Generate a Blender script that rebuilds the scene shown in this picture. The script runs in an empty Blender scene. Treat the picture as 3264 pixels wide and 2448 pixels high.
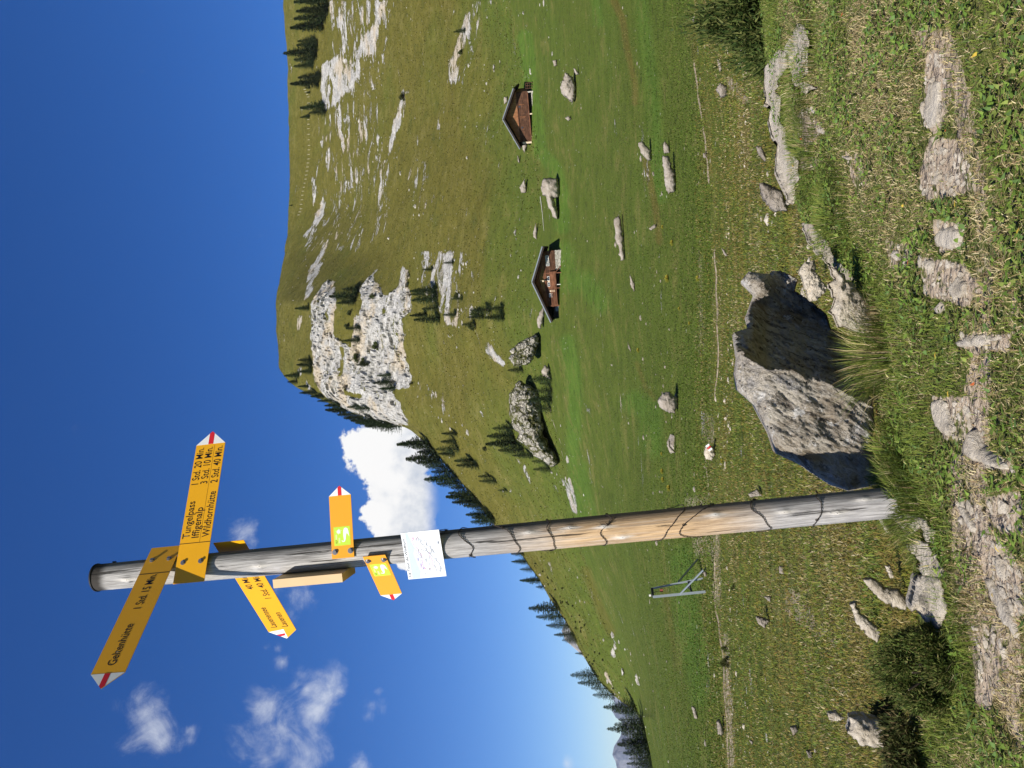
import bpy, math, random
import numpy as np
from mathutils import Matrix, Vector
random.seed(7)
rng = np.random.default_rng(11)
sc = bpy.context.scene
COL = sc.collection

# ------------------------------------------------------------------ camera, sky, sun, exposure
FPX = 2740.0                      # focal length in pixels of the 3264 x 2448 photograph
PITCH = math.radians(7.5)
ROLL = math.radians(3.0)
F = np.array([0, math.cos(PITCH), math.sin(PITCH)])
R0 = np.array([1.0, 0, 0])
U0 = np.array([0, -math.sin(PITCH), math.cos(PITCH)])
UP = U0 * math.cos(ROLL) + R0 * math.sin(ROLL)
RT = R0 * math.cos(ROLL) - U0 * math.sin(ROLL)
S = 3264 / 2212.0

cam_d = bpy.data.cameras.new('camera')
cam = bpy.data.objects.new('camera', cam_d)
COL.objects.link(cam)
sc.camera = cam
cam_d.sensor_fit = 'HORIZONTAL'
cam_d.sensor_width = 36
cam_d.lens = 36 * FPX / 3264
cam_d.clip_start = 0.05
cam_d.clip_end = 60000
M = Matrix.Identity(4)             # the photograph is stored on its side: the camera is turned a quarter
for i, v in enumerate((-UP, RT, -F)):
    for j in range(3):
        M[j][i] = v[j]
cam.matrix_world = M

SUN_AZ = math.radians(31)          # sun behind the camera, to the left
SUN_EL = math.radians(42)
s_dir = Vector((-math.sin(SUN_AZ) * math.cos(SUN_EL), -math.cos(SUN_AZ) * math.cos(SUN_EL), math.sin(SUN_EL)))
sl = bpy.data.lights.new('sun', 'SUN')
sl.energy = 5.0
sl.angle = math.radians(0.5)
sl.color = (1.0, 0.95, 0.87)
sun = bpy.data.objects.new('sun', sl)
COL.objects.link(sun)
sun.rotation_euler = s_dir.to_track_quat('Z', 'Y').to_euler()

sc.view_settings.view_transform = 'Standard'
sc.view_settings.look = 'None'
sc.view_settings.exposure = 0.5
sc.view_settings.gamma = 1
sc.cycles.max_bounces = 5
sc.cycles.diffuse_bounces = 3
sc.cycles.volume_bounces = 0


def ray(x, y):
    """direction through the point (x, y) of the photograph, in 2212-wide units"""
    x = np.asarray(x, float) * S
    y = np.asarray(y, float) * S
    d = F * FPX + RT * (1224 - y)[..., None] - UP * (x - 1632)[..., None]
    return d / np.linalg.norm(d, axis=-1, keepdims=True)


def proj(P):
    P = np.asarray(P, float)
    a, r, u = P @ F, P @ RT, P @ UP
    a = np.where(a > 1e-3, a, np.nan)
    return (1632 - u / a * FPX) / S, (1224 - r / a * FPX) / S


def th_t(x, y):
    d = ray(x, y)
    return np.arctan2(d[..., 0], d[..., 1]), d[..., 2] / np.hypot(d[..., 0], d[..., 1])


def at_r(x, y, r):
    th, t = th_t(x, y)
    r = np.asarray(r, float)
    return np.stack([np.sin(th) * r, np.cos(th) * r, t * r], -1)


class NT:
    """small helper for node trees"""
    def __init__(self, tree):
        self.t = tree
        tree.nodes.clear()

    def n(self, typ, ins=None, **kw):
        nd = self.t.nodes.new(typ)
        for k, v in kw.items():
            setattr(nd, k, v)
        for k, v in (ins or {}).items():
            s = nd.inputs[k]
            if isinstance(v, bpy.types.NodeSocket):
                self.t.links.new(v, s)
            else:
                s.default_value = v
        return nd

    def m(self, op, a, b=0.0, c=0.0, clamp=False):
        nd = self.n('ShaderNodeMath', {0: a, 1: b, 2: c}, operation=op)
        nd.use_clamp = clamp
        return nd.outputs[0]

    def v(self, op, a, b=(0, 0, 0)):
        nd = self.n('ShaderNodeVectorMath', {0: a, 1: b}, operation=op)
        return nd.outputs['Value'] if op in ('DISTANCE', 'DOT_PRODUCT', 'LENGTH') else nd.outputs[0]

    def mix(self, f, a, b):
        nd = self.n('ShaderNodeMix', data_type='RGBA')
        for s, v in ((nd.inputs[0], f), (nd.inputs[6], a), (nd.inputs[7], b)):
            if isinstance(v, bpy.types.NodeSocket):
                self.t.links.new(v, s)
            else:
                s.default_value = (*v, 1) if isinstance(v, tuple) and len(v) == 3 else v
        return nd.outputs[2]

    def noise(self, vec, scale, detail=4, rough=0.55, dist=0.0):
        return self.n('ShaderNodeTexNoise', {'Vector': vec, 'Scale': scale, 'Detail': detail, 'Roughness': rough, 'Distortion': dist}).outputs[0]

    def ss(self, v, a, b, lo=0.0, hi=1.0):
        return self.n('ShaderNodeMapRange', {0: v, 1: a, 2: b, 3: lo, 4: hi}, interpolation_type='SMOOTHSTEP').outputs[0]


# world: physical sky with clouds placed by direction
world = bpy.data.worlds.new('World')
sc.world = world
world.use_nodes = True
w = NT(world.node_tree)
SKYMUL = 0.092
sky = w.n('ShaderNodeTexSky', sky_type='NISHITA')
sky.sun_disc = False
sky.sun_elevation = SUN_EL
sky.sun_rotation = math.atan2(s_dir.x, s_dir.y)
sky.altitude = 1900
sky.air_density = 1.0
sky.dust_density = 0.3
sky.ozone_density = 4.5
geo = w.n('ShaderNodeTexCoord').outputs['Generated']
CUM = [(775, 960, 34), (800, 985, 50), (835, 950, 60), (870, 990, 70), (828, 1050, 48), (880, 1060, 66), (815, 1105, 34), (860, 1110, 58), (835, 1150, 34), (885, 1160, 60), (895, 930, 60), (905, 1080, 52)]
WSP = [(315, 1540, 34, .55), (335, 1575, 36, .65), (355, 1600, 30, .5), (300, 1515, 20, .35), (410, 1575, 17, .4), (412, 1600, 14, .3), (575, 1545, 34, .9), (590, 1585, 42, .95), (600, 1620, 34, .75), (575, 1640, 26, .6),
       (700, 1500, 32, .85), (685, 1540, 32, .85), (680, 1590, 28, .7), (665, 1625, 34, .9), (710, 1480, 22, .6), (640, 1600, 22, .5), (650, 1455, 20, .45), (610, 1430, 16, .5), (600, 1400, 12, .35), (640, 1480, 18, .4), (665, 1490, 18, .5),
       (735, 1495, 16, .4), (800, 1520, 22, .4), (812, 1495, 12, .3), (795, 1545, 14, .3), (640, 1290, 34, .42), (620, 1330, 28, .36), (655, 1255, 24, .34), (600, 1270, 22, .28), (575, 1400, 12, .25), (522, 1150, 24, .55), (515, 1175, 20, .45),
       (545, 1170, 16, .35), (650, 1650, 30, .85), (780, 1652, 22, .45), (1225, 1650, 12, .22)]


def blob_field(lst):
    out = None
    for bl in lst:
        d = ray(bl[0], bl[1])
        rad = bl[2] / 1857.0
        dd = w.v('DISTANCE', geo, tuple(d))
        f = w.m('SUBTRACT', 1.0, w.m('DIVIDE', dd, rad * 1.25), clamp=False)
        f = w.m('MAXIMUM', f, -1.0)
        if len(bl) > 3:
            f = w.m('SUBTRACT', f, 0.55 * (1 - bl[3]))
        if out is None:
            out = f
        else:
            nd = w.n('ShaderNodeMath', {0: out, 1: f, 2: 0.22}, operation='SMOOTH_MAX')
            out = nd.outputs[0]
    return out


nA = w.noise(geo, 38, 9, 0.6, 0.1)
nB = w.noise(geo, 20, 10, 0.70, .6)
nC = w.noise(geo, 26, 7, 0.6)
nD = w.noise(geo, 95, 7, 0.62)
cumf = w.m('ADD', w.m('ADD', blob_field(CUM), w.m('MULTIPLY', w.m('SUBTRACT', nA, 0.5), 1.7)), w.m('MULTIPLY', w.m('SUBTRACT', nD, 0.5), .45))
cum_a = w.ss(cumf, 0.10, 0.30)
wf = w.m('ADD', w.m('MULTIPLY', blob_field(WSP), 1.15), w.m('MULTIPLY', w.m('SUBTRACT', nB, 0.43), 4.2))
wf = w.m('ADD', wf, w.m('MULTIPLY', w.m('SUBTRACT', nA, 0.5), 2.2))
wsp_a = w.ss(wf, -.15, 2.9, 0, 0.78)
# soft fading base of the cumulus
bdir = ray(945, 1060) - ray(855, 1060)
bl = np.linalg.norm(bdir)
bpos = w.v('DOT_PRODUCT', w.v('SUBTRACT', geo, tuple(ray(855, 1060))), tuple(bdir / bl / bl))
basef = w.ss(w.m('ADD', bpos, w.m('MULTIPLY', w.m('SUBTRACT', nC, 0.5), .25)), 1.12, 0.60)
cum_a = w.m('MULTIPLY', cum_a, basef)
skyc = w.n('ShaderNodeHueSaturation', {'Hue': .513, 'Saturation': 1.27, 'Value': 1.0, 'Color': sky.outputs[0]}).outputs[0]
shade = w.ss(w.m('ADD', w.m('ADD', w.m('MULTIPLY', bpos, 0.5), w.m('MULTIPLY', nC, 1.1)), w.m('MULTIPLY', w.m('SUBTRACT', nA, 0.5), -1.6)), 0.35, 1.15)
ccol = w.mix(shade, (7.6, 7.55, 7.5), (4.6, 5.0, 5.7))
c1 = w.mix(wsp_a, skyc, (6.2, 6.5, 7.0))
c2 = w.mix(cum_a, c1, ccol)
bg = w.n('ShaderNodeBackground', {'Color': c2, 'Strength': SKYMUL})
w.n('ShaderNodeOutputWorld', {'Surface': bg.outputs[0]})


# ------------------------------------------------------------------ helpers
def tag(o, label=None, cat=None, group=None, kind=None):
    if label: o['label'] = label
    if cat: o['category'] = cat
    if group: o['group'] = group
    if kind: o['kind'] = kind
    return o


def empty(name, loc, label, cat, group=None):
    o = bpy.data.objects.new(name, None)
    COL.objects.link(o)
    o.location = loc
    o.empty_display_size = 0.1
    return tag(o, label, cat, group)


def link(name, me, mat=None, parent=None):
    o = bpy.data.objects.new(name, me)
    COL.objects.link(o)
    if mat is not None and not me.materials:
        me.materials.append(mat)
    if parent is not None:
        o.parent = parent
    return o


def mesh_np(name, V, faces, smooth=False, attrs=None, cols=None):
    """faces: (n,3) or (n,4) int array"""
    me = bpy.data.meshes.new(name)
    V = np.asarray(V, np.float32)
    faces = np.asarray(faces, np.int32)
    n, k = faces.shape
    me.vertices.add(len(V))
    me.vertices.foreach_set('co', V.ravel())
    me.loops.add(n * k)
    me.loops.foreach_set('vertex_index', faces.ravel())
    me.polygons.add(n)
    me.polygons.foreach_set('loop_start', np.arange(n, dtype=np.int32) * k)
    me.polygons.foreach_set('loop_total', np.full(n, k, np.int32))
    me.polygons.foreach_set('use_smooth', np.full(n, smooth, bool))
    for an, av in (attrs or {}).items():
        a = me.attributes.new(an, 'FLOAT', 'POINT')
        a.data.foreach_set('value', np.asarray(av, np.float32).ravel())
    if cols is not None:
        a = me.attributes.new('col', 'FLOAT_COLOR', 'POINT')
        c4 = np.ones((len(V), 4), np.float32)
        c4[:, :3] = cols
        a.data.foreach_set('color', c4.ravel())
    me.update()
    me.validate()
    return me


class MB:
    """collects simple shapes into one mesh"""
    def __init__(self):
        self.v, self.f = [], []

    def add(self, vs, fs):
        b = len(self.v)
        self.v += [tuple(p) for p in vs]
        self.f += [tuple(b + i for i in f) for f in fs]
        return self

    def hexa(self, c):
        return self.add(c, [(0, 3, 2, 1), (4, 5, 6, 7), (0, 1, 5, 4), (1, 2, 6, 5), (2, 3, 7, 6), (3, 0, 4, 7)])

    def box(self, x0, x1, y0, y1, z0, z1):
        return self.hexa([(x0, y0, z0), (x1, y0, z0), (x1, y1, z0), (x0, y1, z0), (x0, y0, z1), (x1, y0, z1), (x1, y1, z1), (x0, y1, z1)])

    def beam(self, p, q, wa, wb, up=(0, 0, 1)):
        p, q = Vector(p), Vector(q)
        d = (q - p).normalized()
        a = d.cross(Vector(up))
        if a.length < 1e-4: a = d.cross(Vector((0, 1, 0)))
        a.normalize()
        b = a.cross(d)
        c = []
        for e in (p, q):
            for sa, sb in ((-1, -1), (1, -1), (1, 1), (-1, 1)):
                c.append(e + a * wa * sa / 2 + b * wb * sb / 2)
        return self.hexa(c)

    def tube(self, pts, r, n=6, close=True):
        pts = [Vector(p) for p in pts]
        b = len(self.v)
        prev = None
        for i, p in enumerate(pts):
            d = (pts[min(i + 1, len(pts) - 1)] - pts[max(i - 1, 0)]).normalized()
            a = d.cross(Vector((0, 0, 1))) if prev is None else prev - d * prev.dot(d)
            if a.length < 1e-5: a = d.cross(Vector((1, 0, 0)))
            a.normalize()
            prev = a
            bb = d.cross(a)
            rr = r[i] if isinstance(r, (list, tuple)) else r
            for k in range(n):
                t = 2 * math.pi * k / n
                self.v.append(tuple(p + a * math.cos(t) * rr + bb * math.sin(t) * rr))
        for i in range(len(pts) - 1):
            for k in range(n):
                self.f.append((b + i * n + k, b + i * n + (k + 1) % n, b + (i + 1) * n + (k + 1) % n, b + (i + 1) * n + k))
        if close:
            self.f.append(tuple(b + k for k in range(n))[::-1])
            self.f.append(tuple(b + (len(pts) - 1) * n + k for k in range(n)))
        return self

    def prism(self, pts, z0, z1):
        n = len(pts)
        return self.add([(x, y, z0) for x, y in pts] + [(x, y, z1) for x, y in pts],
                        [tuple(range(n))[::-1], tuple(range(n, 2 * n))] + [(i, (i + 1) % n, n + (i + 1) % n, n + i) for i in range(n)])

    def build(self, name, mat, parent=None, smooth=False):
        me = bpy.data.meshes.new(name)
        me.from_pydata(self.v, [], self.f)
        if smooth:
            me.polygons.foreach_set('use_smooth', [True] * len(self.f))
        me.update()
        return link(name, me, mat, parent)


# numpy gradient noise
_perm = rng.permutation(256)
_perm = np.concatenate([_perm, _perm, _perm])
_gr = rng.normal(size=(256, 3))
_gr /= np.linalg.norm(_gr, axis=1, keepdims=True)


def pnoise(P):
    P = np.asarray(P, float)
    i = np.floor(P).astype(int)
    f = P - i
    i &= 255
    u = f * f * f * (f * (f * 6 - 15) + 10)
    out = 0
    for dx in (0, 1):
        wx = u[..., 0] if dx else 1 - u[..., 0]
        for dy in (0, 1):
            wy = u[..., 1] if dy else 1 - u[..., 1]
            for dz in (0, 1):
                wz = u[..., 2] if dz else 1 - u[..., 2]
                h = _perm[_perm[_perm[(i[..., 0] + dx) & 255] + ((i[..., 1] + dy) & 255)] + ((i[..., 2] + dz) & 255)]
                g = _gr[h]
                out = out + wx * wy * wz * (g[..., 0] * (f[..., 0] - dx) + g[..., 1] * (f[..., 1] - dy) + g[..., 2] * (f[..., 2] - dz))
    return out


def fbm(P, oct=4, gain=.5, ridge=False):
    a, s, t = 1.0, 0, 0
    P = np.asarray(P, float)
    for k in range(oct):
        n = pnoise(P * 2 ** k + k * 17.3)
        if ridge: n = 0.5 - np.abs(n) * 1.6
        s = s + a * n
        t += a
        a *= gain
    return s / t


def inside(poly, X, Y):
    r = np.zeros(X.shape, bool)
    n = len(poly)
    for i in range(n):
        x1, y1 = poly[i]
        x2, y2 = poly[(i + 1) % n]
        if y1 == y2: continue
        c = ((y1 > Y) != (y2 > Y)) & (X < (x2 - x1) * (Y - y1) / (y2 - y1) + x1)
        r ^= c
    return r


def seg_dist(poly, X, Y, closed=True):
    best = np.full(X.shape, 1e9)
    bx, by = X.copy().astype(float), Y.copy().astype(float)
    n = len(poly)
    for i in range(n if closed else n - 1):
        x1, y1 = poly[i]
        x2, y2 = poly[(i + 1) % n]
        dx, dy = x2 - x1, y2 - y1
        L = dx * dx + dy * dy + 1e-9
        t = np.clip(((X - x1) * dx + (Y - y1) * dy) / L, 0, 1)
        qx, qy = x1 + t * dx, y1 + t * dy
        d = np.hypot(X - qx, Y - qy)
        m = d < best
        best = np.where(m, d, best)
        bx = np.where(m, qx, bx)
        by = np.where(m, qy, by)
    return best, bx, by


# zooms of the photograph I measured in -> 2212 units
def conv(pts, ox, oy, sc_):
    return [((ox + a / sc_) / S, (oy + b / sc_) / S) for a, b in pts]


Z7 = lambda p: conv(p, 860, 0, 2.074)
Z6 = lambda p: conv(p, 860, 800, 1.659)
ZM = lambda p: conv(p, 1600, 0, 2.074)
ZN = lambda p: conv(p, 1600, 800, 2.074)
ZO = lambda p: conv(p, 1500, 1500, 1.75)
ZK = lambda p: conv(p, 2200, 0, 1.843)
ZL = lambda p: conv(p, 2500, 1500, 1.75)
ZE = lambda p: conv(p, 2700, 700, 1.659)
ZB = lambda p: conv(p, 2300, 800, 2.074)

# ------------------------------------------------------------------ materials


def srgb(r, g, b):
    f = lambda c: (c / 255 / 12.92) if c / 255 <= 0.04045 else ((c / 255 + 0.055) / 1.055) ** 2.4
    return (f(r), f(g), f(b))


def new_mat(name):
    m = bpy.data.materials.new(name)
    m.use_nodes = True
    return m, NT(m.node_tree)


def finish(t, col, rough=0.9, bump=None, bstr=0.3, bdist=0.05, spec=0.2, metal=0.0):
    ins = {'Base Color': col, 'Roughness': rough, 'Specular IOR Level': spec, 'Metallic': metal}
    if bump is not None:
        ins['Normal'] = t.n('ShaderNodeBump', {'Height': bump, 'Strength': bstr, 'Distance': bdist}).outputs[0]
    b = t.n('ShaderNodeBsdfPrincipled', ins)
    t.n('ShaderNodeOutputMaterial', {'Surface': b.outputs[0]})


def simple(name, col, rough=0.7, var=0.15, scale=8, metal=0.0, spec=0.3, bump=0.1):
    m, t = new_mat(name)
    p = t.n('ShaderNodeTexCoord').outputs['Object']
    n = t.noise(p, scale, 5, .6)
    c = t.mix(n, tuple(x * (1 - var) for x in col), tuple(min(1, x * (1 + var)) for x in col))
    finish(t, c, rough, n, bump, 0.01, spec, metal)
    return m


def terrain_mat():
    m, t = new_mat('alpine_turf')
    P = t.n('ShaderNodeNewGeometry').outputs['Position']
    at = lambda n: t.n('ShaderNodeAttribute', attribute_name=n).outputs['Fac']
    rock, dry, lush, dirt, fine = at('rock'), at('dry'), at('lush'), at('dirt'), at('near')
    # streaks follow the slope: stretch along x
    Ps = t.v('MULTIPLY', P, (0.55, 1.0, 1.3))
    n1 = t.noise(P, 0.035, 5, .6, .4)
    n2 = t.noise(Ps, 0.5, 5, .65, .3)
    n3 = t.noise(P, 2.6, 4, .7)
    n4 = t.noise(P, 22.0, 3, .7)
    n4b = t.noise(P, 90.0, 2, .7)
    green = t.mix(t.ss(n2, .35, .65), (.060, .086, .012), (.088, .114, .018))
    green = t.mix(t.ss(n3, .42, .62), green, (.064, .086, .012))
    green = t.mix(t.ss(n3, .56, .74), green, (.13, .135, .045))
    lushc = t.mix(t.ss(n2, .3, .7), (.054, .100, .012), (.084, .142, .020))
    dryc = t.mix(t.ss(n2, .35, .68), (.080, .073, .012), (.114, .100, .020))
    dryc = t.mix(t.ss(n3, .45, .7), dryc, (.105, .100, .020))
    c = t.mix(t.ss(t.m('ADD', lush, t.m('MULTIPLY', t.m('SUBTRACT', n1, .5), .9)), .2, .9), green, lushc)
    c = t.mix(t.ss(t.m('ADD', dry, t.m('MULTIPLY', t.m('SUBTRACT', n1, .5), 1.2)), .15, .85), c, dryc)
    # straw and rust flecks
    fl = t.noise(P, 5.5, 3, .75, .3)
    c = t.mix(t.m('MULTIPLY', t.ss(fl, .60, .70), .45), c, (.24, .20, .085))
    fl2 = t.noise(t.v('ADD', P, (31, 7, 3)), 1.7, 5, .8)
    c = t.mix(t.m('MULTIPLY', t.ss(fl2, .58, .68), .45), c, (.060, .052, .020))
    fl3 = t.noise(t.v('ADD', P, (3, 57, 13)), 0.55, 7, .8)
    c = t.mix(t.m('MULTIPLY', t.ss(fl3, .53, .62), t.m('MULTIPLY', t.ss(fine, .0, .25), .6)), c, (.16, .105, .035))
    # dark tussocks
    vor = t.n('ShaderNodeTexVoronoi', {'Vector': t.v('ADD', P, t.n('ShaderNodeTexNoise', {'Vector': P, 'Scale': 1.5}).outputs[1]), 'Scale': .55, 'Randomness': 1.0}).outputs['Distance']
    c = t.mix(t.m('MULTIPLY', t.ss(vor, .26, .12), .55), c, (.030, .038, .010))
    mot = t.noise(t.v('ADD', P, (77, 7, 3)), .16, 7, .78, .4)
    c = t.mix(t.m('MULTIPLY', t.ss(mot, .50, .66), .5), c, (.165, .145, .045))
    c = t.mix(t.m('MULTIPLY', t.ss(mot, .46, .34), .45), c, (.052, .066, .016))
    # blade-scale speckle close by
    sp = t.mix(t.ss(n4, .35, .65), (.045, .055, .014), (.15, .15, .055))
    c = t.mix(t.m('MULTIPLY', fine, .6), c, sp)
    dirtc = t.mix(t.ss(n4, .3, .75), (.27, .21, .15), (.38, .305, .225))
    dirtc = t.mix(t.m('MULTIPLY', t.ss(n4b, .5, .75), .7), dirtc, (.46, .40, .31))
    n5 = t.noise(P, 4.5, 7, .75, .5)
    dm = t.ss(t.m('ADD', t.m('ADD', dirt, t.m('MULTIPLY', t.m('SUBTRACT', n5, .5), 2.2)), t.m('MULTIPLY', t.m('SUBTRACT', n4, .5), .9)), .46, .66)
    c = t.mix(dm, c, dirtc)
    # limestone
    r1 = t.noise(P, 0.55, 8, .68, .5)
    Pc = t.v('MULTIPLY', P, (1, 1, .35))
    r2 = t.noise(Pc, 1.1, 7, .7, .8)
    rc = t.mix(t.ss(r1, .35, .65), (.34, .325, .29), (.56, .54, .49))
    rc = t.mix(t.ss(r2, .54, .61), rc, (.15, .14, .12))
    r3 = t.noise(t.v('MULTIPLY', P, (.35, .35, 1.6)), .5, 6, .7, .6)
    rc = t.mix(t.m('MULTIPLY', t.ss(r3, .50, .62), .55), rc, (.25, .25, .245))
    warm = t.noise(P, .06, 4, .6)
    rc = t.mix(t.m('MULTIPLY', t.ss(warm, .50, .62), .6), rc, (.46, .36, .22))
    rn = t.m('ADD', t.noise(t.v('MULTIPLY', P, (.6, 1, 1.2)), .15, 9, .72, .5), t.m('MULTIPLY', t.m('SUBTRACT', n3, .5), .12))
    nz_ = t.n('ShaderNodeSeparateXYZ', {0: t.n('ShaderNodeNewGeometry').outputs['True Normal']}).outputs[2]
    rk2 = t.m('SUBTRACT', rock, t.m('MULTIPLY', t.ss(nz_, .80, .94), t.m('MULTIPLY', t.ss(rock, .9, 1.05), .75)))
    rm = t.ss(t.m('ADD', rk2, t.m('MULTIPLY', t.m('SUBTRACT', rn, .5), 4.2)), .62, .70)
    c = t.mix(rm, c, rc)
    # scattered white chips
    chip = t.n('ShaderNodeTexVoronoi', {'Vector': P, 'Scale': 1.1, 'Randomness': 1.0})
    cs = t.n('ShaderNodeSeparateColor', {0: chip.outputs['Color']})
    cm = t.m('MULTIPLY', t.ss(chip.outputs['Distance'], .16, .08), t.ss(cs.outputs[0], .86, .90))
    c = t.mix(t.m('MULTIPLY', cm, at('chips')), c, (.42, .40, .33))
    h = t.m('ADD', t.m('MULTIPLY', n3, .5), t.m('MULTIPLY', t.m('MULTIPLY', rm, t.m('ADD', r2, r1)), 2.2))
    h = t.m('ADD', h, t.m('MULTIPLY', t.ss(vor, .12, .3), -.15))
    h2 = t.m('MULTIPLY', t.m('ADD', n4, t.m('MULTIPLY', n4b, .4)), fine)
    b1 = t.n('ShaderNodeBump', {'Height': h, 'Strength': .7, 'Distance': .6}).outputs[0]
    b2 = t.n('ShaderNodeBump', {'Height': h2, 'Strength': .8, 'Distance': .03, 'Normal': b1}).outputs[0]
    bs = t.n('ShaderNodeBsdfPrincipled', {'Base Color': c, 'Roughness': .95, 'Specular IOR Level': .1, 'Normal': b2})
    t.n('ShaderNodeOutputMaterial', {'Surface': bs.outputs[0]})
    return m


def rock_mat(name, base, light, dark, scale=1.0, lichen=.4, strata=(0.6, 0.6, 2.2)):
    m, t = new_mat(name)
    P = t.n('ShaderNodeNewGeometry').outputs['Position']
    Ps = t.v('MULTIPLY', P, tuple(s * scale for s in strata))
    P1 = t.v('MULTIPLY', P, (scale, scale, scale))
    a = t.noise(P1, 2.2, 8, .65, .4)
    b = t.noise(Ps, 3.6, 8, .7, .7)
    d = t.noise(P1, 11, 6, .7)
    e = t.noise(P1, 42, 4, .75)
    c = t.mix(t.ss(a, .35, .65), base, light)
    c = t.mix(t.m('MULTIPLY', t.ss(d, .5, .7), .5), c, tuple(min(1, x * 1.25) for x in light))
    c = t.mix(t.ss(b, .60, .70), c, dark)
    c = t.mix(t.m('MULTIPLY', t.ss(e, .60, .72), .6), c, dark)
    li = t.noise(t.v('ADD', P1, (9, 3, 1)), 5, 7, .75)
    c = t.mix(t.m('MULTIPLY', t.ss(li, .56, .66), lichen), c, (.10, .095, .085))
    li2 = t.noise(t.v('ADD', P1, (2, 33, 1)), 8, 6, .7)
    c = t.mix(t.m('MULTIPLY', t.ss(li2, .62, .70), lichen), c, (.52, .50, .45))
    li3 = t.noise(t.v('ADD', P1, (12, 3, 41)), 7, 4, .6)
    c = t.mix(t.m('MULTIPLY', t.ss(li3, .71, .75), lichen), c, (.50, .26, .05))
    h = t.m('ADD', t.m('MULTIPLY', b, 1.0), t.m('ADD', t.m('MULTIPLY', d, .5), t.m('MULTIPLY', e, .18)))
    bp = t.n('ShaderNodeBump', {'Height': h, 'Strength': .9, 'Distance': .09 / scale}).outputs[0]
    bs = t.n('ShaderNodeBsdfPrincipled', {'Base Color': c, 'Roughness': .9, 'Specular IOR Level': .2, 'Normal': bp})
    t.n('ShaderNodeOutputMaterial', {'Surface': bs.outputs[0]})
    return m


def leaf_mat(name, rough=.6, trans=.25, vary=True):
    m, t = new_mat(name)
    c = t.n('ShaderNodeAttribute', attribute_name='col').outputs['Color']
    rnd = t.n('ShaderNodeObjectInfo').outputs['Random']
    if not vary: rnd = t.m('MULTIPLY', rnd, 0.0)
    hs = c if not vary else t.n('ShaderNodeHueSaturation', {'Hue': t.m('ADD', .485, t.m('MULTIPLY', rnd, .03)), 'Value': t.m('ADD', .8, t.m('MULTIPLY', rnd, .45)), 'Color': c}).outputs[0]
    b = t.n('ShaderNodeBsdfPrincipled', {'Base Color': hs, 'Roughness': rough, 'Specular IOR Level': .12})
    tr = t.n('ShaderNodeBsdfTranslucent', {'Color': hs})
    mx = t.n('ShaderNodeMixShader', {0: trans, 1: b.outputs[0], 2: tr.outputs[0]})
    t.n('ShaderNodeOutputMaterial', {'Surface': mx.outputs[0]})
    return m


TURF = terrain_mat()
ROCK_NEAR = None
ROCK_EDGE = rock_mat('pale_limestone', (.38, .325, .245), (.54, .48, .385), (.10, .082, .06), 2.6, .65, (1, 1, 1.6))
ROCK_MEADOW = rock_mat('meadow_stone', (.25, .21, .165), (.37, .325, .27), (.10, .085, .07), .55, .3, (1, 1, 1.6))


def boulder_mat():
    """grey-beige limestone with slanting striae, pits and lichen"""
    m, t = new_mat('weathered_limestone')
    P = t.n('ShaderNodeNewGeometry').outputs['Position']
    dvec = Vector((-.55, 0, -.8)).normalized()       # direction of the striae
    e2 = Vector((0, 1, 0))
    e3 = dvec.cross(e2)
    cmb = t.n('ShaderNodeCombineXYZ', {0: t.m('MULTIPLY', t.v('DOT_PRODUCT', P, tuple(dvec)), .22), 1: t.v('DOT_PRODUCT', P, tuple(e2)), 2: t.v('DOT_PRODUCT', P, tuple(e3))}).outputs[0]
    a = t.noise(P, 3.2, 8, .68, .4)
    s1 = t.noise(cmb, 9, 8, .72, .8)
    s2 = t.noise(cmb, 30, 5, .7, .4)
    f = t.noise(P, 34, 6, .75)
    pit = t.n('ShaderNodeTexVoronoi', {'Vector': t.v('ADD', P, t.v('MULTIPLY', t.n('ShaderNodeTexNoise', {'Vector': P, 'Scale': 12.0}).outputs[1], (.08, .08, .08))), 'Scale': 24.0}).outputs['Distance']
    pm = t.m('MULTIPLY', t.ss(pit, .24, .12), t.ss(t.noise(P, 5.5, 4, .6), .50, .60))
    c = t.mix(t.ss(a, .40, .58), (.27, .215, .15), (.53, .475, .39))
    c = t.mix(t.m('MULTIPLY', t.ss(s1, .48, .60), .75), c, (.50, .455, .38))
    c = t.mix(t.m('MULTIPLY', t.ss(s1, .44, .37), .8), c, (.11, .088, .068))
    c = t.mix(t.m('MULTIPLY', t.ss(s2, .56, .64), .7), c, (.07, .06, .05))
    c = t.mix(t.m('MULTIPLY', t.ss(f, .57, .68), .6), c, (.10, .085, .07))
    c = t.mix(t.m('MULTIPLY', t.ss(f, .42, .33), .5), c, (.58, .55, .49))
    blue = t.noise(t.v('ADD', P, (5, 5, 5)), 4.5, 6, .7)
    c = t.mix(t.m('MULTIPLY', t.ss(blue, .54, .64), .6), c, (.235, .235, .245))
    wl = t.noise(t.v('ADD', P, (15, 2, 9)), 7, 7, .78)
    c = t.mix(t.m('MULTIPLY', t.ss(wl, .55, .61), .85), c, (.68, .66, .62))
    ol = t.noise(t.v('ADD', P, (1, 22, 9)), 9, 4, .6)
    c = t.mix(t.ss(ol, .70, .74), c, (.52, .28, .05))
    c = t.mix(t.m('MULTIPLY', pm, .9), c, (.03, .026, .022))
    h = t.m('ADD', t.m('MULTIPLY', s1, 1.3), t.m('ADD', t.m('MULTIPLY', s2, .5), t.m('MULTIPLY', f, .35)))
    h = t.m('SUBTRACT', h, t.m('MULTIPLY', pm, .8))
    bp = t.n('ShaderNodeBump', {'Height': h, 'Strength': 1.0, 'Distance': .055}).outputs[0]
    bs = t.n('ShaderNodeBsdfPrincipled', {'Base Color': c, 'Roughness': .9, 'Specular IOR Level': .2, 'Normal': bp})
    t.n('ShaderNodeOutputMaterial', {'Surface': bs.outputs[0]})
    return m


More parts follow.
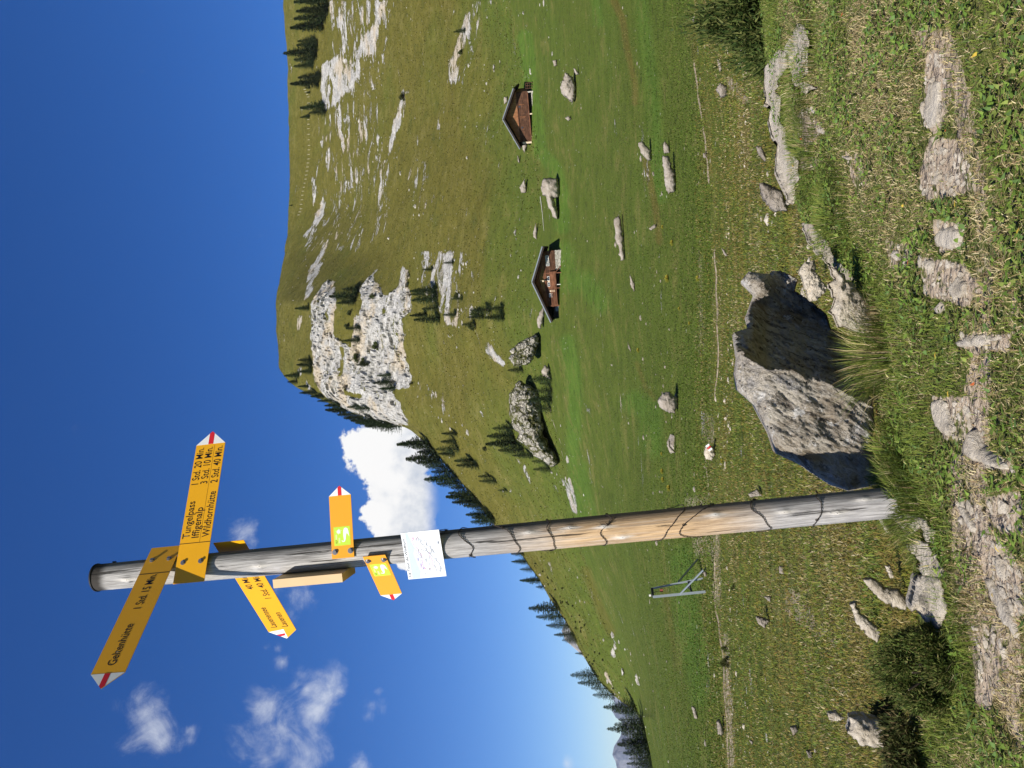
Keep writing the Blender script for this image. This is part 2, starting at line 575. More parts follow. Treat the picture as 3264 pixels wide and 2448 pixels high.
def outcrop_mat():
    """broken pale rock with grass in the joints"""
    m, t = new_mat('outcrop_stone')
    P = t.n('ShaderNodeNewGeometry').outputs['Position']
    wv_ = t.v('ADD', P, t.v('MULTIPLY', t.n('ShaderNodeTexNoise', {'Vector': P, 'Scale': .5, 'Detail': 4.0}).outputs[1], (2.2, 2.2, 2.2)))
    v1 = t.n('ShaderNodeTexVoronoi', {'Vector': wv_, 'Scale': .42, 'Randomness': 1.0}, feature='DISTANCE_TO_EDGE').outputs['Distance']
    v2 = t.n('ShaderNodeTexVoronoi', {'Vector': wv_, 'Scale': 1.2, 'Randomness': 1.0}, feature='DISTANCE_TO_EDGE').outputs['Distance']
    n = t.noise(P, .5, 8, .72, .4)
    n2 = t.noise(P, 2.5, 5, .7)
    c = t.mix(t.ss(n, .36, .64), (.33, .30, .24), (.52, .485, .41))
    c = t.mix(t.m('MULTIPLY', t.ss(n2, .55, .68), .5), c, (.17, .155, .12))
    j1 = t.ss(t.m('ADD', v1, t.m('MULTIPLY', t.m('SUBTRACT', n, .5), .35)), .11, .03)
    j2 = t.ss(t.m('ADD', v2, t.m('MULTIPLY', t.m('SUBTRACT', n2, .5), .2)), .07, .02)
    c = t.mix(t.m('MULTIPLY', j2, .65), c, (.12, .11, .08))
    c = t.mix(j1, c, (.085, .085, .030))
    gp = t.noise(t.v('ADD', P, (9, 9, 2)), .32, 7, .75)
    c = t.mix(t.ss(gp, .55, .60), c, (.105, .11, .035))
    h = t.m('ADD', t.m('MULTIPLY', t.m('MINIMUM', v1, .3), 2.0), t.m('ADD', t.m('MULTIPLY', t.m('MINIMUM', v2, .2), 1.2), n))
    bp = t.n('ShaderNodeBump', {'Height': h, 'Strength': 1.0, 'Distance': .9}).outputs[0]
    bs = t.n('ShaderNodeBsdfPrincipled', {'Base Color': c, 'Roughness': .95, 'Specular IOR Level': .1, 'Normal': bp})
    t.n('ShaderNodeOutputMaterial', {'Surface': bs.outputs[0]})
    return m


ROCK_NEAR = boulder_mat()
ROCK_FAR = outcrop_mat()
RUBBLE = rock_mat('rubble_stone', (.36, .33, .28), (.50, .47, .41), (.14, .13, .10), .17, .2, (1, 1, 1.2))
DIRT = rock_mat('trodden_earth', (.20, .155, .10), (.34, .28, .20), (.13, .095, .06), 3.0, .0, (1, 1, 1))
GRASS = leaf_mat('grass_blades', .8, .3, False)
NEEDLE = leaf_mat('needles', .6, .12)
BARK = simple('bark', (.10, .075, .055), .9, .3, 14)

# ------------------------------------------------------------------ terrain
Z_K = -1.1
TH0 = math.radians(33)
cols_f = np.linspace(-TH0, TH0, 760)
cols_b = np.linspace(TH0, 2 * math.pi - TH0, 90)[1:-1]
TH = np.concatenate([cols_f, cols_b])
RR = np.concatenate([np.linspace(.35, 2.0, 18)[:-1], np.arange(2.0, 8.0, .03), np.geomspace(8, 40, 110)[:-1], np.geomspace(40, 140, 130)[:-1],
                     np.linspace(140, 500, 400)[:-1], np.geomspace(500, 900, 25)[:-1], np.geomspace(900, 9000, 14)])

FEAT = {
    'path': [(-150, 1490, 50), (0, 1500, 48), (300, 1535, 42), (600, 1545, 40), (980, 1535, 40), (1200, 1547, 40), (1400, 1557, 40), (1659, 1570, 40), (1850, 1580, 40)],
    'mid': [(-150, 1325, 95), (0, 1330, 95), (600, 1370, 85), (1150, 1400, 85), (1659, 1455, 95), (1850, 1475, 95)],
    'foot': [(-150, 1090, 205), (0, 1105, 200), (250, 1150, 176), (600, 1213, 145), (750, 1200, 150), (900, 1200, 160), (1150, 1245, 180), (1300, 1290, 190), (1480, 1362, 198), (1560, 1388, 200), (1659, 1408, 205), (1850, 1440, 205)],
    'low': [(-150, 945, 275), (0, 950, 270), (250, 970, 250), (450, 1010, 215), (700, 1030, 195), (800, 1030, 205), (900, 1040, 210), (1030, 1110, 208), (1200, 1200, 208), (1346, 1265, 212), (1481, 1330, 213), (1560, 1395, 215), (1659, 1416, 220), (1850, 1450, 220)],
    'cbase': [(-150, 800, 355), (0, 800, 350), (250, 800, 345), (450, 860, 290), (600, 880, 262), (677, 897, 250), (746, 873, 262), (804, 885, 262), (881, 872, 262), (920, 905, 258), (1030, 1040, 232), (1200, 1155, 225), (1346, 1238, 224), (1481, 1312, 220), (1560, 1402, 230), (1659, 1424, 235), (1850, 1460, 235)],
    'ctop': [(-150, 700, 435), (0, 700, 430), (250, 690, 430), (450, 720, 400), (550, 700, 370), (650, 670, 325), (750, 672, 318), (800, 680, 312), (840, 690, 305), (880, 760, 292), (905, 825, 280), (922, 888, 272), (963, 930, 262), (1030, 998, 246), (1130, 1076, 240), (1200, 1138, 238), (1288, 1193, 236), (1346, 1228, 234), (1427, 1275, 231), (1481, 1308, 228), (1524, 1358, 235), (1560, 1412, 245), (1659, 1434, 250), (1850, 1470, 250)],
    'sky': [(-150, 618, 485), (0, 617, 490), (260, 627, 480), (350, 630, 470), (500, 632, 450), (570, 618, 430), (650, 614, 415), (760, 621, 400), (800, 620, 390), (815, 632, 380), (836, 655, 365), (870, 725, 335), (900, 790, 310), (915, 835, 295), (919, 881, 285), (963, 922, 275), (1032, 991, 258), (1130, 1069, 252), (1202, 1133, 248), (1288, 1187, 246), (1346, 1222, 243), (1427, 1268, 240), (1481, 1303, 236), (1524, 1352, 242), (1560, 1425, 260), (1659, 1450, 265), (1850, 1490, 265)],
}
fr = {}


def smooth1(a, k):
    w_ = 5 if k in ('sky', 'ctop') else 11
    a = a.copy()
    for _ in range(3):
        p = np.concatenate([a[:1].repeat(w_ // 2), a[:760], a[759:760].repeat(w_ // 2)])
        a[:760] = np.convolve(p, np.ones(w_) / w_, 'valid')
    return a


for k, pts in FEAT.items():
    pts = np.array(pts, float)
    th, t = th_t(pts[:, 1], pts[:, 0])
    o = np.argsort(th)
    thc = np.where(TH > math.pi, TH - 2 * math.pi, TH)
    fr[k] = (smooth1(np.interp(thc, th[o], pts[o, 2]), k), smooth1(np.interp(thc, th[o], t[o]), k))
# outer columns relax back to a plain bowl
thc = np.where(TH > math.pi, TH - 2 * math.pi, TH)
K = [(0, 1640, 0), (-150, 1630, 0), (150, 1652, 0), (350, 1690, 0), (480, 1740, 0), (570, 1800, 0), (700, 1885, 0), (900, 1905, 0), (1000, 1905, 0), (1050, 1912, 0), (1100, 1925, 0), (1150, 1955, 0), (1200, 1990, 0), (1350, 2030, 0), (1450, 2010, 0), (1550, 1960, 0), (1659, 1925, 0), (1850, 1900, 0)]
Ka = np.array(K, float)
kth, kt = th_t(Ka[:, 1], Ka[:, 0])
kr = Z_K / kt
o = np.argsort(kth)
EDGE = np.interp(thc, kth[o], kr[o])
EDGE = np.where(np.abs(thc) > .7, 5.0, EDGE)


def edge_r(th):
    return np.interp(th, kth[o], kr[o])


NC, NR = len(TH), len(RR)
Z = np.zeros((NC, NR))


def pchip(xk, yk, x):
    h = np.diff(xk)
    d = np.diff(yk) / h
    m = np.zeros_like(yk)
    m[0], m[-1] = d[0], d[-1]
    for i in range(1, len(xk) - 1):
        if d[i - 1] * d[i] > 0:
            w1, w2 = 2 * h[i] + h[i - 1], h[i] + 2 * h[i - 1]
            m[i] = (w1 + w2) / (w1 / d[i - 1] + w2 / d[i])
    j = np.clip(np.searchsorted(xk, x) - 1, 0, len(h) - 1)
    t = (x - xk[j]) / h[j]
    return ((1 + 2 * t) * (1 - t) ** 2 * yk[j] + t * (1 - t) ** 2 * h[j] * m[j] + t * t * (3 - 2 * t) * yk[j + 1] + t * t * (t - 1) * h[j] * m[j + 1])


for j in range(NC):
    kn = [(0.0, -1.5), (1.5, -1.50), (4.0, -1.24), (4.8, -1.36), (6.2, -1.56), (9.5, -1.98), (19, -2.85)]
    for k in ('path', 'mid', 'foot', 'low', 'cbase', 'ctop', 'sky'):
        r_, t_ = fr[k][0][j], fr[k][1][j]
        kn.append((r_, r_ * t_))
    sr, sz = kn[-1]
    kn += [(sr + 45, sz - 4), (sr + 160, sz - 45), (sr + 600, sz - 160), (9500, -700)]
    kn = np.array(kn)
    z = pchip(kn[:, 0], kn[:, 1], RR)
    e = EDGE[j]
    wk = 1 / (1 + np.exp((RR - e - .14) / .06))
    zk = Z_K - .35 * np.clip((1.7 - RR) / 1.3, 0, 1)
    Z[j] = zk * wk + z * (1 - wk)
X = np.sin(TH)[:, None] * RR[None]
Y = np.cos(TH)[:, None] * RR[None]
RRg = np.broadcast_to(RR[None], X.shape)
P2 = np.stack([X, Y, np.zeros_like(X)], -1)
ss = lambda a, lo, hi: (lambda t: t * t * (3 - 2 * t))(np.clip((a - lo) / (hi - lo), 0, 1))
hillw = ss(RRg, 150, 210) * (1 - ss(RRg, 900, 1500))
Z += fbm(P2 / 38, 4) * 3.2 * hillw + fbm(P2 / 9, 3) * 1.0 * hillw + fbm(P2 / np.array([26., 3.6, 1.]), 3) * .55 * hillw
Z += fbm(P2 / 13, 3) * .5 * ss(RRg, 35, 60) * (1 - ss(RRg, 150, 200))
Z += fbm(P2 / 1.6, 4) * .22 * ss(RRg, 7, 12) * (1 - ss(RRg, 45, 70))
Z += fbm(P2 / 0.40, 3) * .034 * (1 - ss(RRg, 7, 10))


def raster_masks():
    W_, H_ = 1180, 900
    xs = (np.arange(W_) + .5) * 2 - 60
    ys = (np.arange(H_) + .5) * 2 - 60
    GX, GY = np.meshgrid(xs, ys)
    ms = {k: np.zeros((H_, W_), np.float32) for k in ('rock', 'cliff', 'dry', 'lush', 'dirt', 'bare')}

    def fill(k, poly, s, neg=False):
        a = np.array(poly)
        i0, i1 = np.searchsorted(xs, [a[:, 0].min(), a[:, 0].max()])
        j0, j1 = np.searchsorted(ys, [a[:, 1].min(), a[:, 1].max()])
        if i1 <= i0 or j1 <= j0: return
        sub = inside(poly, GX[j0:j1, i0:i1], GY[j0:j1, i0:i1])
        A = ms[k][j0:j1, i0:i1]
        A[sub] = np.minimum(A[sub], s) if neg else np.maximum(A[sub], s)

    def stroke(k, pts, wd, s):
        a = np.array(pts)
        i0, i1 = np.searchsorted(xs, [a[:, 0].min() - wd * 2, a[:, 0].max() + wd * 2])
        j0, j1 = np.searchsorted(ys, [a[:, 1].min() - wd * 2, a[:, 1].max() + wd * 2])
        if i1 <= i0 or j1 <= j0: return
        d, _, _ = seg_dist(pts, GX[j0:j1, i0:i1], GY[j0:j1, i0:i1], False)
        v = s * np.clip(1.5 - d / wd, 0, 1)
        ms[k][j0:j1, i0:i1] = np.maximum(ms[k][j0:j1, i0:i1], v)
    rk = [(Z7, [(385, 0), (500, 0), (560, 60), (560, 180), (520, 330), (490, 340), (470, 220), (440, 180), (440, 90)], .62),
          (Z7, [(700, 0), (790, 0), (740, 150), (700, 260), (690, 330), (640, 420), (600, 380), (580, 330), (620, 240), (660, 200), (700, 120)], .85),
          (Z7, [(560, 0), (650, 0), (620, 150), (570, 130)], .35),
          (Z7, [(330, 440), (420, 380), (520, 390), (600, 430), (560, 560), (500, 620), (420, 700), (350, 740), (330, 600)], .85),
          (Z7, [(430, 700), (540, 690), (540, 770), (480, 820), (470, 930), (440, 920)], .6), (Z7, [(590, 590), (650, 600), (650, 640), (620, 740), (600, 640)], .6),
          (Z7, [(880, 590), (920, 600), (900, 680), (890, 780), (830, 900), (790, 1040), (790, 940), (820, 800), (860, 680)], .95),
          (Z7, [(1090, 900), (1110, 760), (1160, 640), (1170, 660), (1150, 800)], .5),
          (Z7, [(1180, 540), (1180, 420), (1240, 250), (1280, 130), (1350, 0), (1400, 0), (1340, 180), (1300, 290), (1240, 400), (1250, 530)], .72),
          (Z7, [(700, 1370), (740, 1200), (770, 1110), (785, 1130), (760, 1260)], .62), (Z7, [(290, 1100), (330, 1030), (380, 970), (410, 1000), (400, 1060)], .5),
          (Z7, [(260, 1350), (310, 1260), (330, 1270), (280, 1350)], .6), (Z7, [(225, 1659), (240, 1540), (330, 1390), (350, 1260), (380, 1240), (360, 1400), (290, 1540), (260, 1659)], .75),
          (Z7, [(400, 1260), (430, 1230), (430, 1500), (400, 1600), (400, 1400)], .4), (Z7, [(450, 1250), (500, 1150), (630, 1120), (620, 1170), (560, 1230), (470, 1300)], .5),
          (Z7, [(960, 1170), (985, 1180), (1000, 1280), (1045, 1290), (1030, 1380), (1000, 1380), (980, 1300)], .6), (Z7, [(960, 1400), (1000, 1400), (990, 1460)], .4),
          (Z7, [(520, 940), (580, 960), (590, 1030), (540, 1020)], .45), (Z7, [(330, 1650), (370, 1600), (410, 1659)], .6), (Z7, [(690, 1500), (730, 1420), (740, 1500), (720, 1580)], .4),
          (Z7, [(720, 840), (770, 760), (760, 820)], .5), (Z7, [(360, 250), (600, 300), (560, 360), (430, 350)], .3),
          (Z6, [(180, 270), (200, 100), (270, 0), (300, 0), (260, 120), (220, 230)], .85), (Z6, [(140, 330), (170, 340), (180, 400), (150, 420)], .6),
          (Z6, [(140, 560), (170, 560), (170, 640), (240, 750), (200, 740), (150, 640)], .5), (Z6, [(820, 190), (880, 60), (900, 0), (970, 20), (980, 150), (940, 300), (880, 240)], .85),
          (Z6, [(860, 230), (960, 230), (980, 320), (1020, 370), (1010, 400), (940, 390), (890, 310)], .7), (Z6, [(1060, 200), (1100, 240), (1080, 270)], .4),
          (Z6, [(740, 640), (860, 720), (960, 840), (940, 860), (830, 760), (740, 700)], .36), (Z6, [(1100, 830), (1130, 850), (1120, 880)], .5), (Z6, [(1180, 890), (1195, 900), (1190, 915)], .8),
          (Z6, [(1130, 480), (1160, 480), (1250, 590), (1240, 620), (1180, 580), (1140, 530)], .8), (Z6, [(1490, 1150), (1560, 1200), (1620, 1300), (1630, 1390), (1600, 1390), (1560, 1250), (1480, 1180)], .7),
          (Z6, [(1040, 1000), (1130, 1060), (1150, 1120), (1100, 1110)], .35), (Z6, [(1060, 1220), (1100, 1240), (1080, 1260)], .2), (Z6, [(1100, 280), (1280, 380), (1260, 420), (1120, 320)], .22),
          (ZO, [(420, 490), (440, 500), (470, 590), (450, 600)], .6), (ZO, [(520, 50), (560, 40), (580, 120), (560, 120)], .95), (ZO, [(580, 180), (600, 190), (600, 240), (580, 240)], .95),
          (ZO, [(780, 1010), (800, 990), (800, 1045), (785, 1045)], .95), (ZO, [(730, 1130), (760, 1130), (850, 1290), (800, 1240)], .6),
          (ZM, [(790, 760), (805, 780), (800, 960), (780, 940)], .5), (ZO, [(1260, 340), (1330, 420), (1340, 480), (1280, 460)], .38), (ZN, [(1310, 1050), (1360, 1060), (1360, 1250), (1320, 1250)], .4)]
    for f, p, s in rk: fill('rock', f(p), s)
    fill('rock', Z7([(300, 430), (420, 380), (760, 420), (700, 900), (620, 1200), (600, 1659), (215, 1659), (270, 1250), (330, 1000)]), .34)
    fill('rock', Z7([(640, 900), (860, 900), (780, 1500), (660, 1659)]), .30)
    fill('rock', Z7([(385, 0), (860, 0), (760, 420), (420, 380)]), .38)
    fill('rock', Z7([(900, 1000), (1080, 1100), (1100, 1450), (940, 1500)]), .30)
    fill('rock', Z7([(1150, 560), (1440, 0), (1480, 0), (1280, 560)]), .36)
    fill('rock', Z6([(740, 640), (980, 860), (1100, 1000), (1000, 1000), (740, 760)]), .30)
    fill('rock', Z6([(760, 0), (1050, 0), (1120, 300), (980, 420), (760, 180)]), .33)
    cl = Z6([(215, 460), (220, 270), (300, 150), (345, 160), (350, 300), (330, 450), (400, 480), (430, 520), (450, 360), (490, 270), (470, 200), (530, 130), (580, 180), (600, 240), (680, 190), (700, 80), (740, 110), (730, 180), (765, 300), (700, 360), (710, 500), (740, 640), (755, 720), (650, 740), (700, 830), (735, 915), (640, 940), (520, 900), (420, 850), (300, 780), (240, 700), (225, 560)])
    fill('cliff', cl, 1.0)
    fill('rock', cl, 1.15)
    for g in ([(360, 500), (400, 510), (395, 600), (375, 680), (362, 600)], [(350, 330), (430, 360), (430, 460), (345, 430)], [(590, 300), (620, 310), (600, 340)], [(370, 680), (400, 740), (500, 760), (480, 790), (390, 760)]):
        fill('rock', Z6(g), .25, True)
        fill('cliff', Z6(g), 0, True)
    for p, wd, s in ((ZM([(740, 0), (800, 130), (830, 330), (880, 560), (880, 680)]), 8, .8), (ZM([(950, 1060), (980, 1200), (1020, 1400), (1040, 1600)]), 8, .8), (ZM([(1270, 200), (1340, 500), (1380, 900), (1370, 1100)]), 20, .55),
                     (ZN([(890, 740), (950, 900), (1010, 980)]), 6, .5), (ZO([(1080, 650), (1110, 800), (1150, 1100)]), 9, .45), (ZO([(640, 560), (720, 760), (780, 900)]), 12, .5)):
        stroke('dry', p, wd, s)
    for p, wd, s in ((ZM([(150, 250), (170, 400), (190, 600), (230, 800), (250, 1000), (340, 1100), (400, 1300), (400, 1500)]), 14, .85), (ZN([(400, 0), (430, 200), (560, 200), (650, 350)]), 22, .55), (ZN([(430, 600), (470, 800), (480, 1000), (470, 1300), (500, 1659)]), 14, .6), (ZM([(920, 0), (950, 300), (1000, 640), (1040, 1300)]), 16, .5),
                     (ZN([(860, 1000), (980, 1050), (1000, 1300)]), 22, .6), (ZO([(1180, 500), (1220, 900), (1300, 1250)]), 28, .5), (ZM([(620, 0), (640, 150)]), 10, .5), (ZO([(600, 0), (650, 300)]), 20, .5)):
        stroke('lush', p, wd, s)
    # worn trail and bare patches on the knoll (dirt), exposed earth near it
    for f, p, s in ((ZK, [(1390, 320), (1480, 290), (1510, 480), (1500, 700), (1450, 800), (1370, 740), (1370, 600)], .8), (ZK, [(1400, 800), (1560, 820), (1660, 1000), (1690, 1120), (1560, 1150), (1400, 1180), (1340, 1100)], .62),
                    (ZK, [(1420, 1290), (1620, 1310), (1600, 1450), (1460, 1500)], .7), (ZK, [(1330, 1500), (1620, 1540), (1640, 1659), (1380, 1659)], .55), (ZK, [(580, 700), (700, 620), (790, 760), (700, 880), (600, 820)], .5), (ZK, [(640, 930), (750, 920), (740, 1000), (650, 1000)], .75),
                    (ZE, [(380, 280), (660, 280), (700, 380), (640, 470), (400, 400)], .55), (ZE, [(590, 600), (870, 600), (860, 700), (600, 690)], .55), (ZE, [(440, 930), (700, 940), (740, 1180), (500, 1170)], .55), (ZE, [(640, 1150), (900, 1300), (880, 1360), (650, 1270)], .6),
                    (ZE, [(560, 1480), (700, 1500), (760, 1659), (620, 1659)], .6), (ZE, [(790, 1500), (936, 1600), (936, 1659), (840, 1659)], .6), (ZL, [(1120, 150), (1337, 100), (1337, 330), (1200, 350), (1130, 240)], .5),
                    (ZL, [(1060, 330), (1200, 380), (1337, 560), (1337, 800), (1260, 860), (1150, 600), (1070, 450)], .62), (ZL, [(1040, 900), (1180, 850), (1260, 1000), (1150, 1350), (1070, 1300)], .5), (ZL, [(960, 180), (1050, 260), (1080, 400), (1030, 420), (980, 260)], .5),
                    (ZK, [(900, 880), (1000, 900), (1060, 1100), (980, 1130), (930, 1000)], .45), (ZE, [(200, 100), (330, 120), (330, 250), (220, 260)], .42)):
        fill('dirt', f(p), s)
    for f, p, s in ((ZN, [(1300, 1030), (1400, 1090), (1420, 1290), (1320, 1260)], .34), (ZO, [(1180, 150), (1330, 130), (1370, 480), (1250, 480)], .36), (ZM, [(1440, 480), (1560, 540), (1659, 700), (1560, 680)], .45), (ZO, [(1330, 250), (1390, 300), (1400, 800), (1340, 700)], .4), (ZO, [(1400, 900), (1440, 900), (1480, 1659), (1440, 1659)], .45), (ZL, [(0, 600), (260, 900), (300, 1000), (150, 900), (0, 800)], .42), (ZN, [(1290, 0), (1330, 0), (1340, 700), (1300, 700)], .3)):
        fill('dirt', f(p), s)
    fill('bare', [(1960, 60), (2050, 200), (2110, 500), (2090, 800), (2050, 1000), (2060, 1300), (2212, 1659), (2212, 1300), (2130, 1100), (2140, 800), (2150, 500), (2100, 200), (2050, 60)], .7)
    for k in ms:
        a = ms[k]
        for _ in range({'bare': 12, 'dirt': 10, 'rock': 5, 'lush': 6}.get(k, 3)):
            b = a.copy()
            b[1:-1, 1:-1] = (a[1:-1, 1:-1] * 4 + a[:-2, 1:-1] + a[2:, 1:-1] + a[1:-1, :-2] + a[1:-1, 2:]) / 8
            a = b
        ms[k] = a
    return ms


MS = raster_masks()


def samp(k, P):
    px, py = proj(P)
    i = (np.nan_to_num(px, nan=-999) + 60) / 2 - .5
    j = (np.nan_to_num(py, nan=-999) + 60) / 2 - .5
    A = MS[k]
    ok = (i >= 0) & (j >= 0) & (i < A.shape[1] - 1.01) & (j < A.shape[0] - 1.01)
    i = np.where(ok, i, 0)
    j = np.where(ok, j, 0)
    i0, j0 = i.astype(int), j.astype(int)
    fx, fy = i - i0, j - j0
    v = A[j0, i0] * (1 - fx) * (1 - fy) + A[j0, i0 + 1] * fx * (1 - fy) + A[j0 + 1, i0] * (1 - fx) * fy + A[j0 + 1, i0 + 1] * fx * fy
    return np.where(ok, v, 0)


PT = np.stack([X, Y, Z], -1)
far = RRg > fr['path'][0][:, None]
FOOT = np.broadcast_to(fr['foot'][0][:, None], X.shape)
SKYR = np.broadcast_to(fr['sky'][0][:, None], X.shape)
near_m = RRg < EDGE[:, None] + .3
att = {}
a_r = samp('rock', PT)
a_c = samp('cliff', PT)
onhill = far & (RRg < SKYR + 20)
a_r = np.where(onhill, a_r, 0)
a_c = np.where((RRg > 225) & (RRg < SKYR + 12), a_c, 0)
# the gable side of the cliff keeps its rock just behind the skyline too
att['rock'] = a_r + np.where(RRg > FOOT, .02, 0)
att['cliff'] = a_c
hill = ss(RRg - FOOT, -10, 70)
att['dry'] = np.maximum(np.where(far, samp('dry', PT), 0), .78 * hill) + np.where(~far & ~near_m, .30, 0)
att['lush'] = np.where(far, samp('lush', PT), 0) * (1 - .5 * hill) + np.where(far, .30 * (1 - hill), 0)
att['dirt'] = np.where(near_m, np.maximum(samp('dirt', PT), .74 * samp('bare', PT)) + .16, np.where(RRg < 55, samp('dirt', PT) + .16, 0))
att['near'] = 1 - ss(RRg, 6, 30)
att['chips'] = ss(RRg, 6, 20) * (1 - ss(RRg, 500, 700))
# craggy relief on rock: push the surface towards / away from the valley
q = np.stack([X, Y, Z * 1.0], -1)
crag = fbm(q / np.array([15., 15., 13.]), 5, .6, ridge=True) * 2 - .5
crag2 = fbm(q / 3.0 + 5.1, 3, .6, ridge=True)
amp = ss(att['rock'], .35, 1.0) * np.where(RRg > FOOT, 1, 0)
blocky = np.round(crag * 2.5) / 2.5 * .6 + crag * .4
push = -(blocky * 4.0 + crag2 * 1.2) * ss(a_c, .3, 1) - crag2 * .8 * amp
PT[..., 0] += np.sin(TH)[:, None] * push
PT[..., 1] += np.cos(TH)[:, None] * push
PT[..., 2] += crag2 * .5 * amp * (1 - a_c)

# faces and regions
ji, ri = np.meshgrid(np.arange(NC), np.arange(NR - 1), indexing='ij')
jn = (ji + 1) % NC
quads = np.stack([ji * NR + ri, ji * NR + ri + 1, jn * NR + ri + 1, jn * NR + ri], -1)
fr_r = RRg[:, :-1]
reg = np.zeros(ji.shape, int)
reg[fr_r > fr['path'][0][:, None]] = 1
reg[fr_r > fr['foot'][0][:, None]] = 2
reg[(a_c[:, :-1] > .5)] = 3
VT = PT.reshape(-1, 3)
TOBJ = []
for k, (nm, sm, lb) in enumerate((('ground', True, 'trodden grassy knoll and the rough slope falling from it to the path'), ('meadow', True, 'flat green alpine meadow between the path and the hills'), ('hills', True, 'olive grassy hillsides with streaks of limestone'), ('cliff', False, 'pale grey limestone cliff on the end of the high ridge'))):
    fq = quads[reg == k].reshape(-1, 4)
    u, inv = np.unique(fq, return_inverse=True)
    me = mesh_np(nm, VT[u], inv.reshape(-1, 4), sm, {a: v.reshape(-1)[u] for a, v in att.items() if a != 'cliff'})
    ob = link(nm, me, TURF)
    tag(ob, lb, None, None, 'structure')
    TOBJ.append(ob)
# hole right under the camera
mb = MB()
mb.add([tuple(PT[j, 0]) for j in range(NC)], [tuple(range(NC))])
hole = mb.build('ground', TURF)
tag(hole, 'trodden earth under the viewer', None, None, 'structure')

TT = PT[:760, :, 2] / np.hypot(PT[:760, :, 0], PT[:760, :, 1])
RH = np.hypot(PT[:760, :, 0], PT[:760, :, 1])


def hit(x, y, rmin=0.0, rmax=1e9):
    """first terrain point seen through (x, y)"""
    th, t = th_t(x, y)
    j = int(np.clip(round((float(th) + TH0) / (2 * TH0) * 759), 0, 759))
    tt, rh = TT[j], RH[j]
    ok = np.nonzero((tt >= t) & (rh > max(2.0, rmin)) & (rh < rmax))[0]
    if len(ok) == 0: return None
    i = ok[0]
    r = rh[i]
    if i > 0 and tt[i] > tt[i - 1]:
        f = np.clip((t - tt[i - 1]) / (tt[i] - tt[i - 1]), 0, 1)
        r = rh[i - 1] + f * (rh[i] - rh[i - 1])
    return np.array([math.sin(th) * r, math.cos(th) * r, t * r])


def hit_near(x, y, rmin=0.0, step=2.0, rmax=1e9):
    for k in range(60):
        h = hit(x + k * step, y, rmin, rmax)
        if h is not None: return h
    return None


def ground_z(x, y):
    """terrain height under world (x, y), in front of the camera"""
    x = np.asarray(x, float)
    y = np.asarray(y, float)
    th = np.arctan2(x, y)
    r = np.hypot(x, y)
    fj = np.clip((th + TH0) / (2 * TH0) * 759, 0, 758.999)
    j = fj.astype(int)
    fj = fj - j
    i = np.clip(np.searchsorted(RR, r) - 1, 0, NR - 2)
    fi = np.clip((r - RR[i]) / (RR[i + 1] - RR[i]), 0, 1)
    Zt = PT[..., 2]
    return (Zt[j, i] * (1 - fj) * (1 - fi) + Zt[j + 1, i] * fj * (1 - fi) + Zt[j, i + 1] * (1 - fj) * fi + Zt[j + 1, i + 1] * fj * fi)


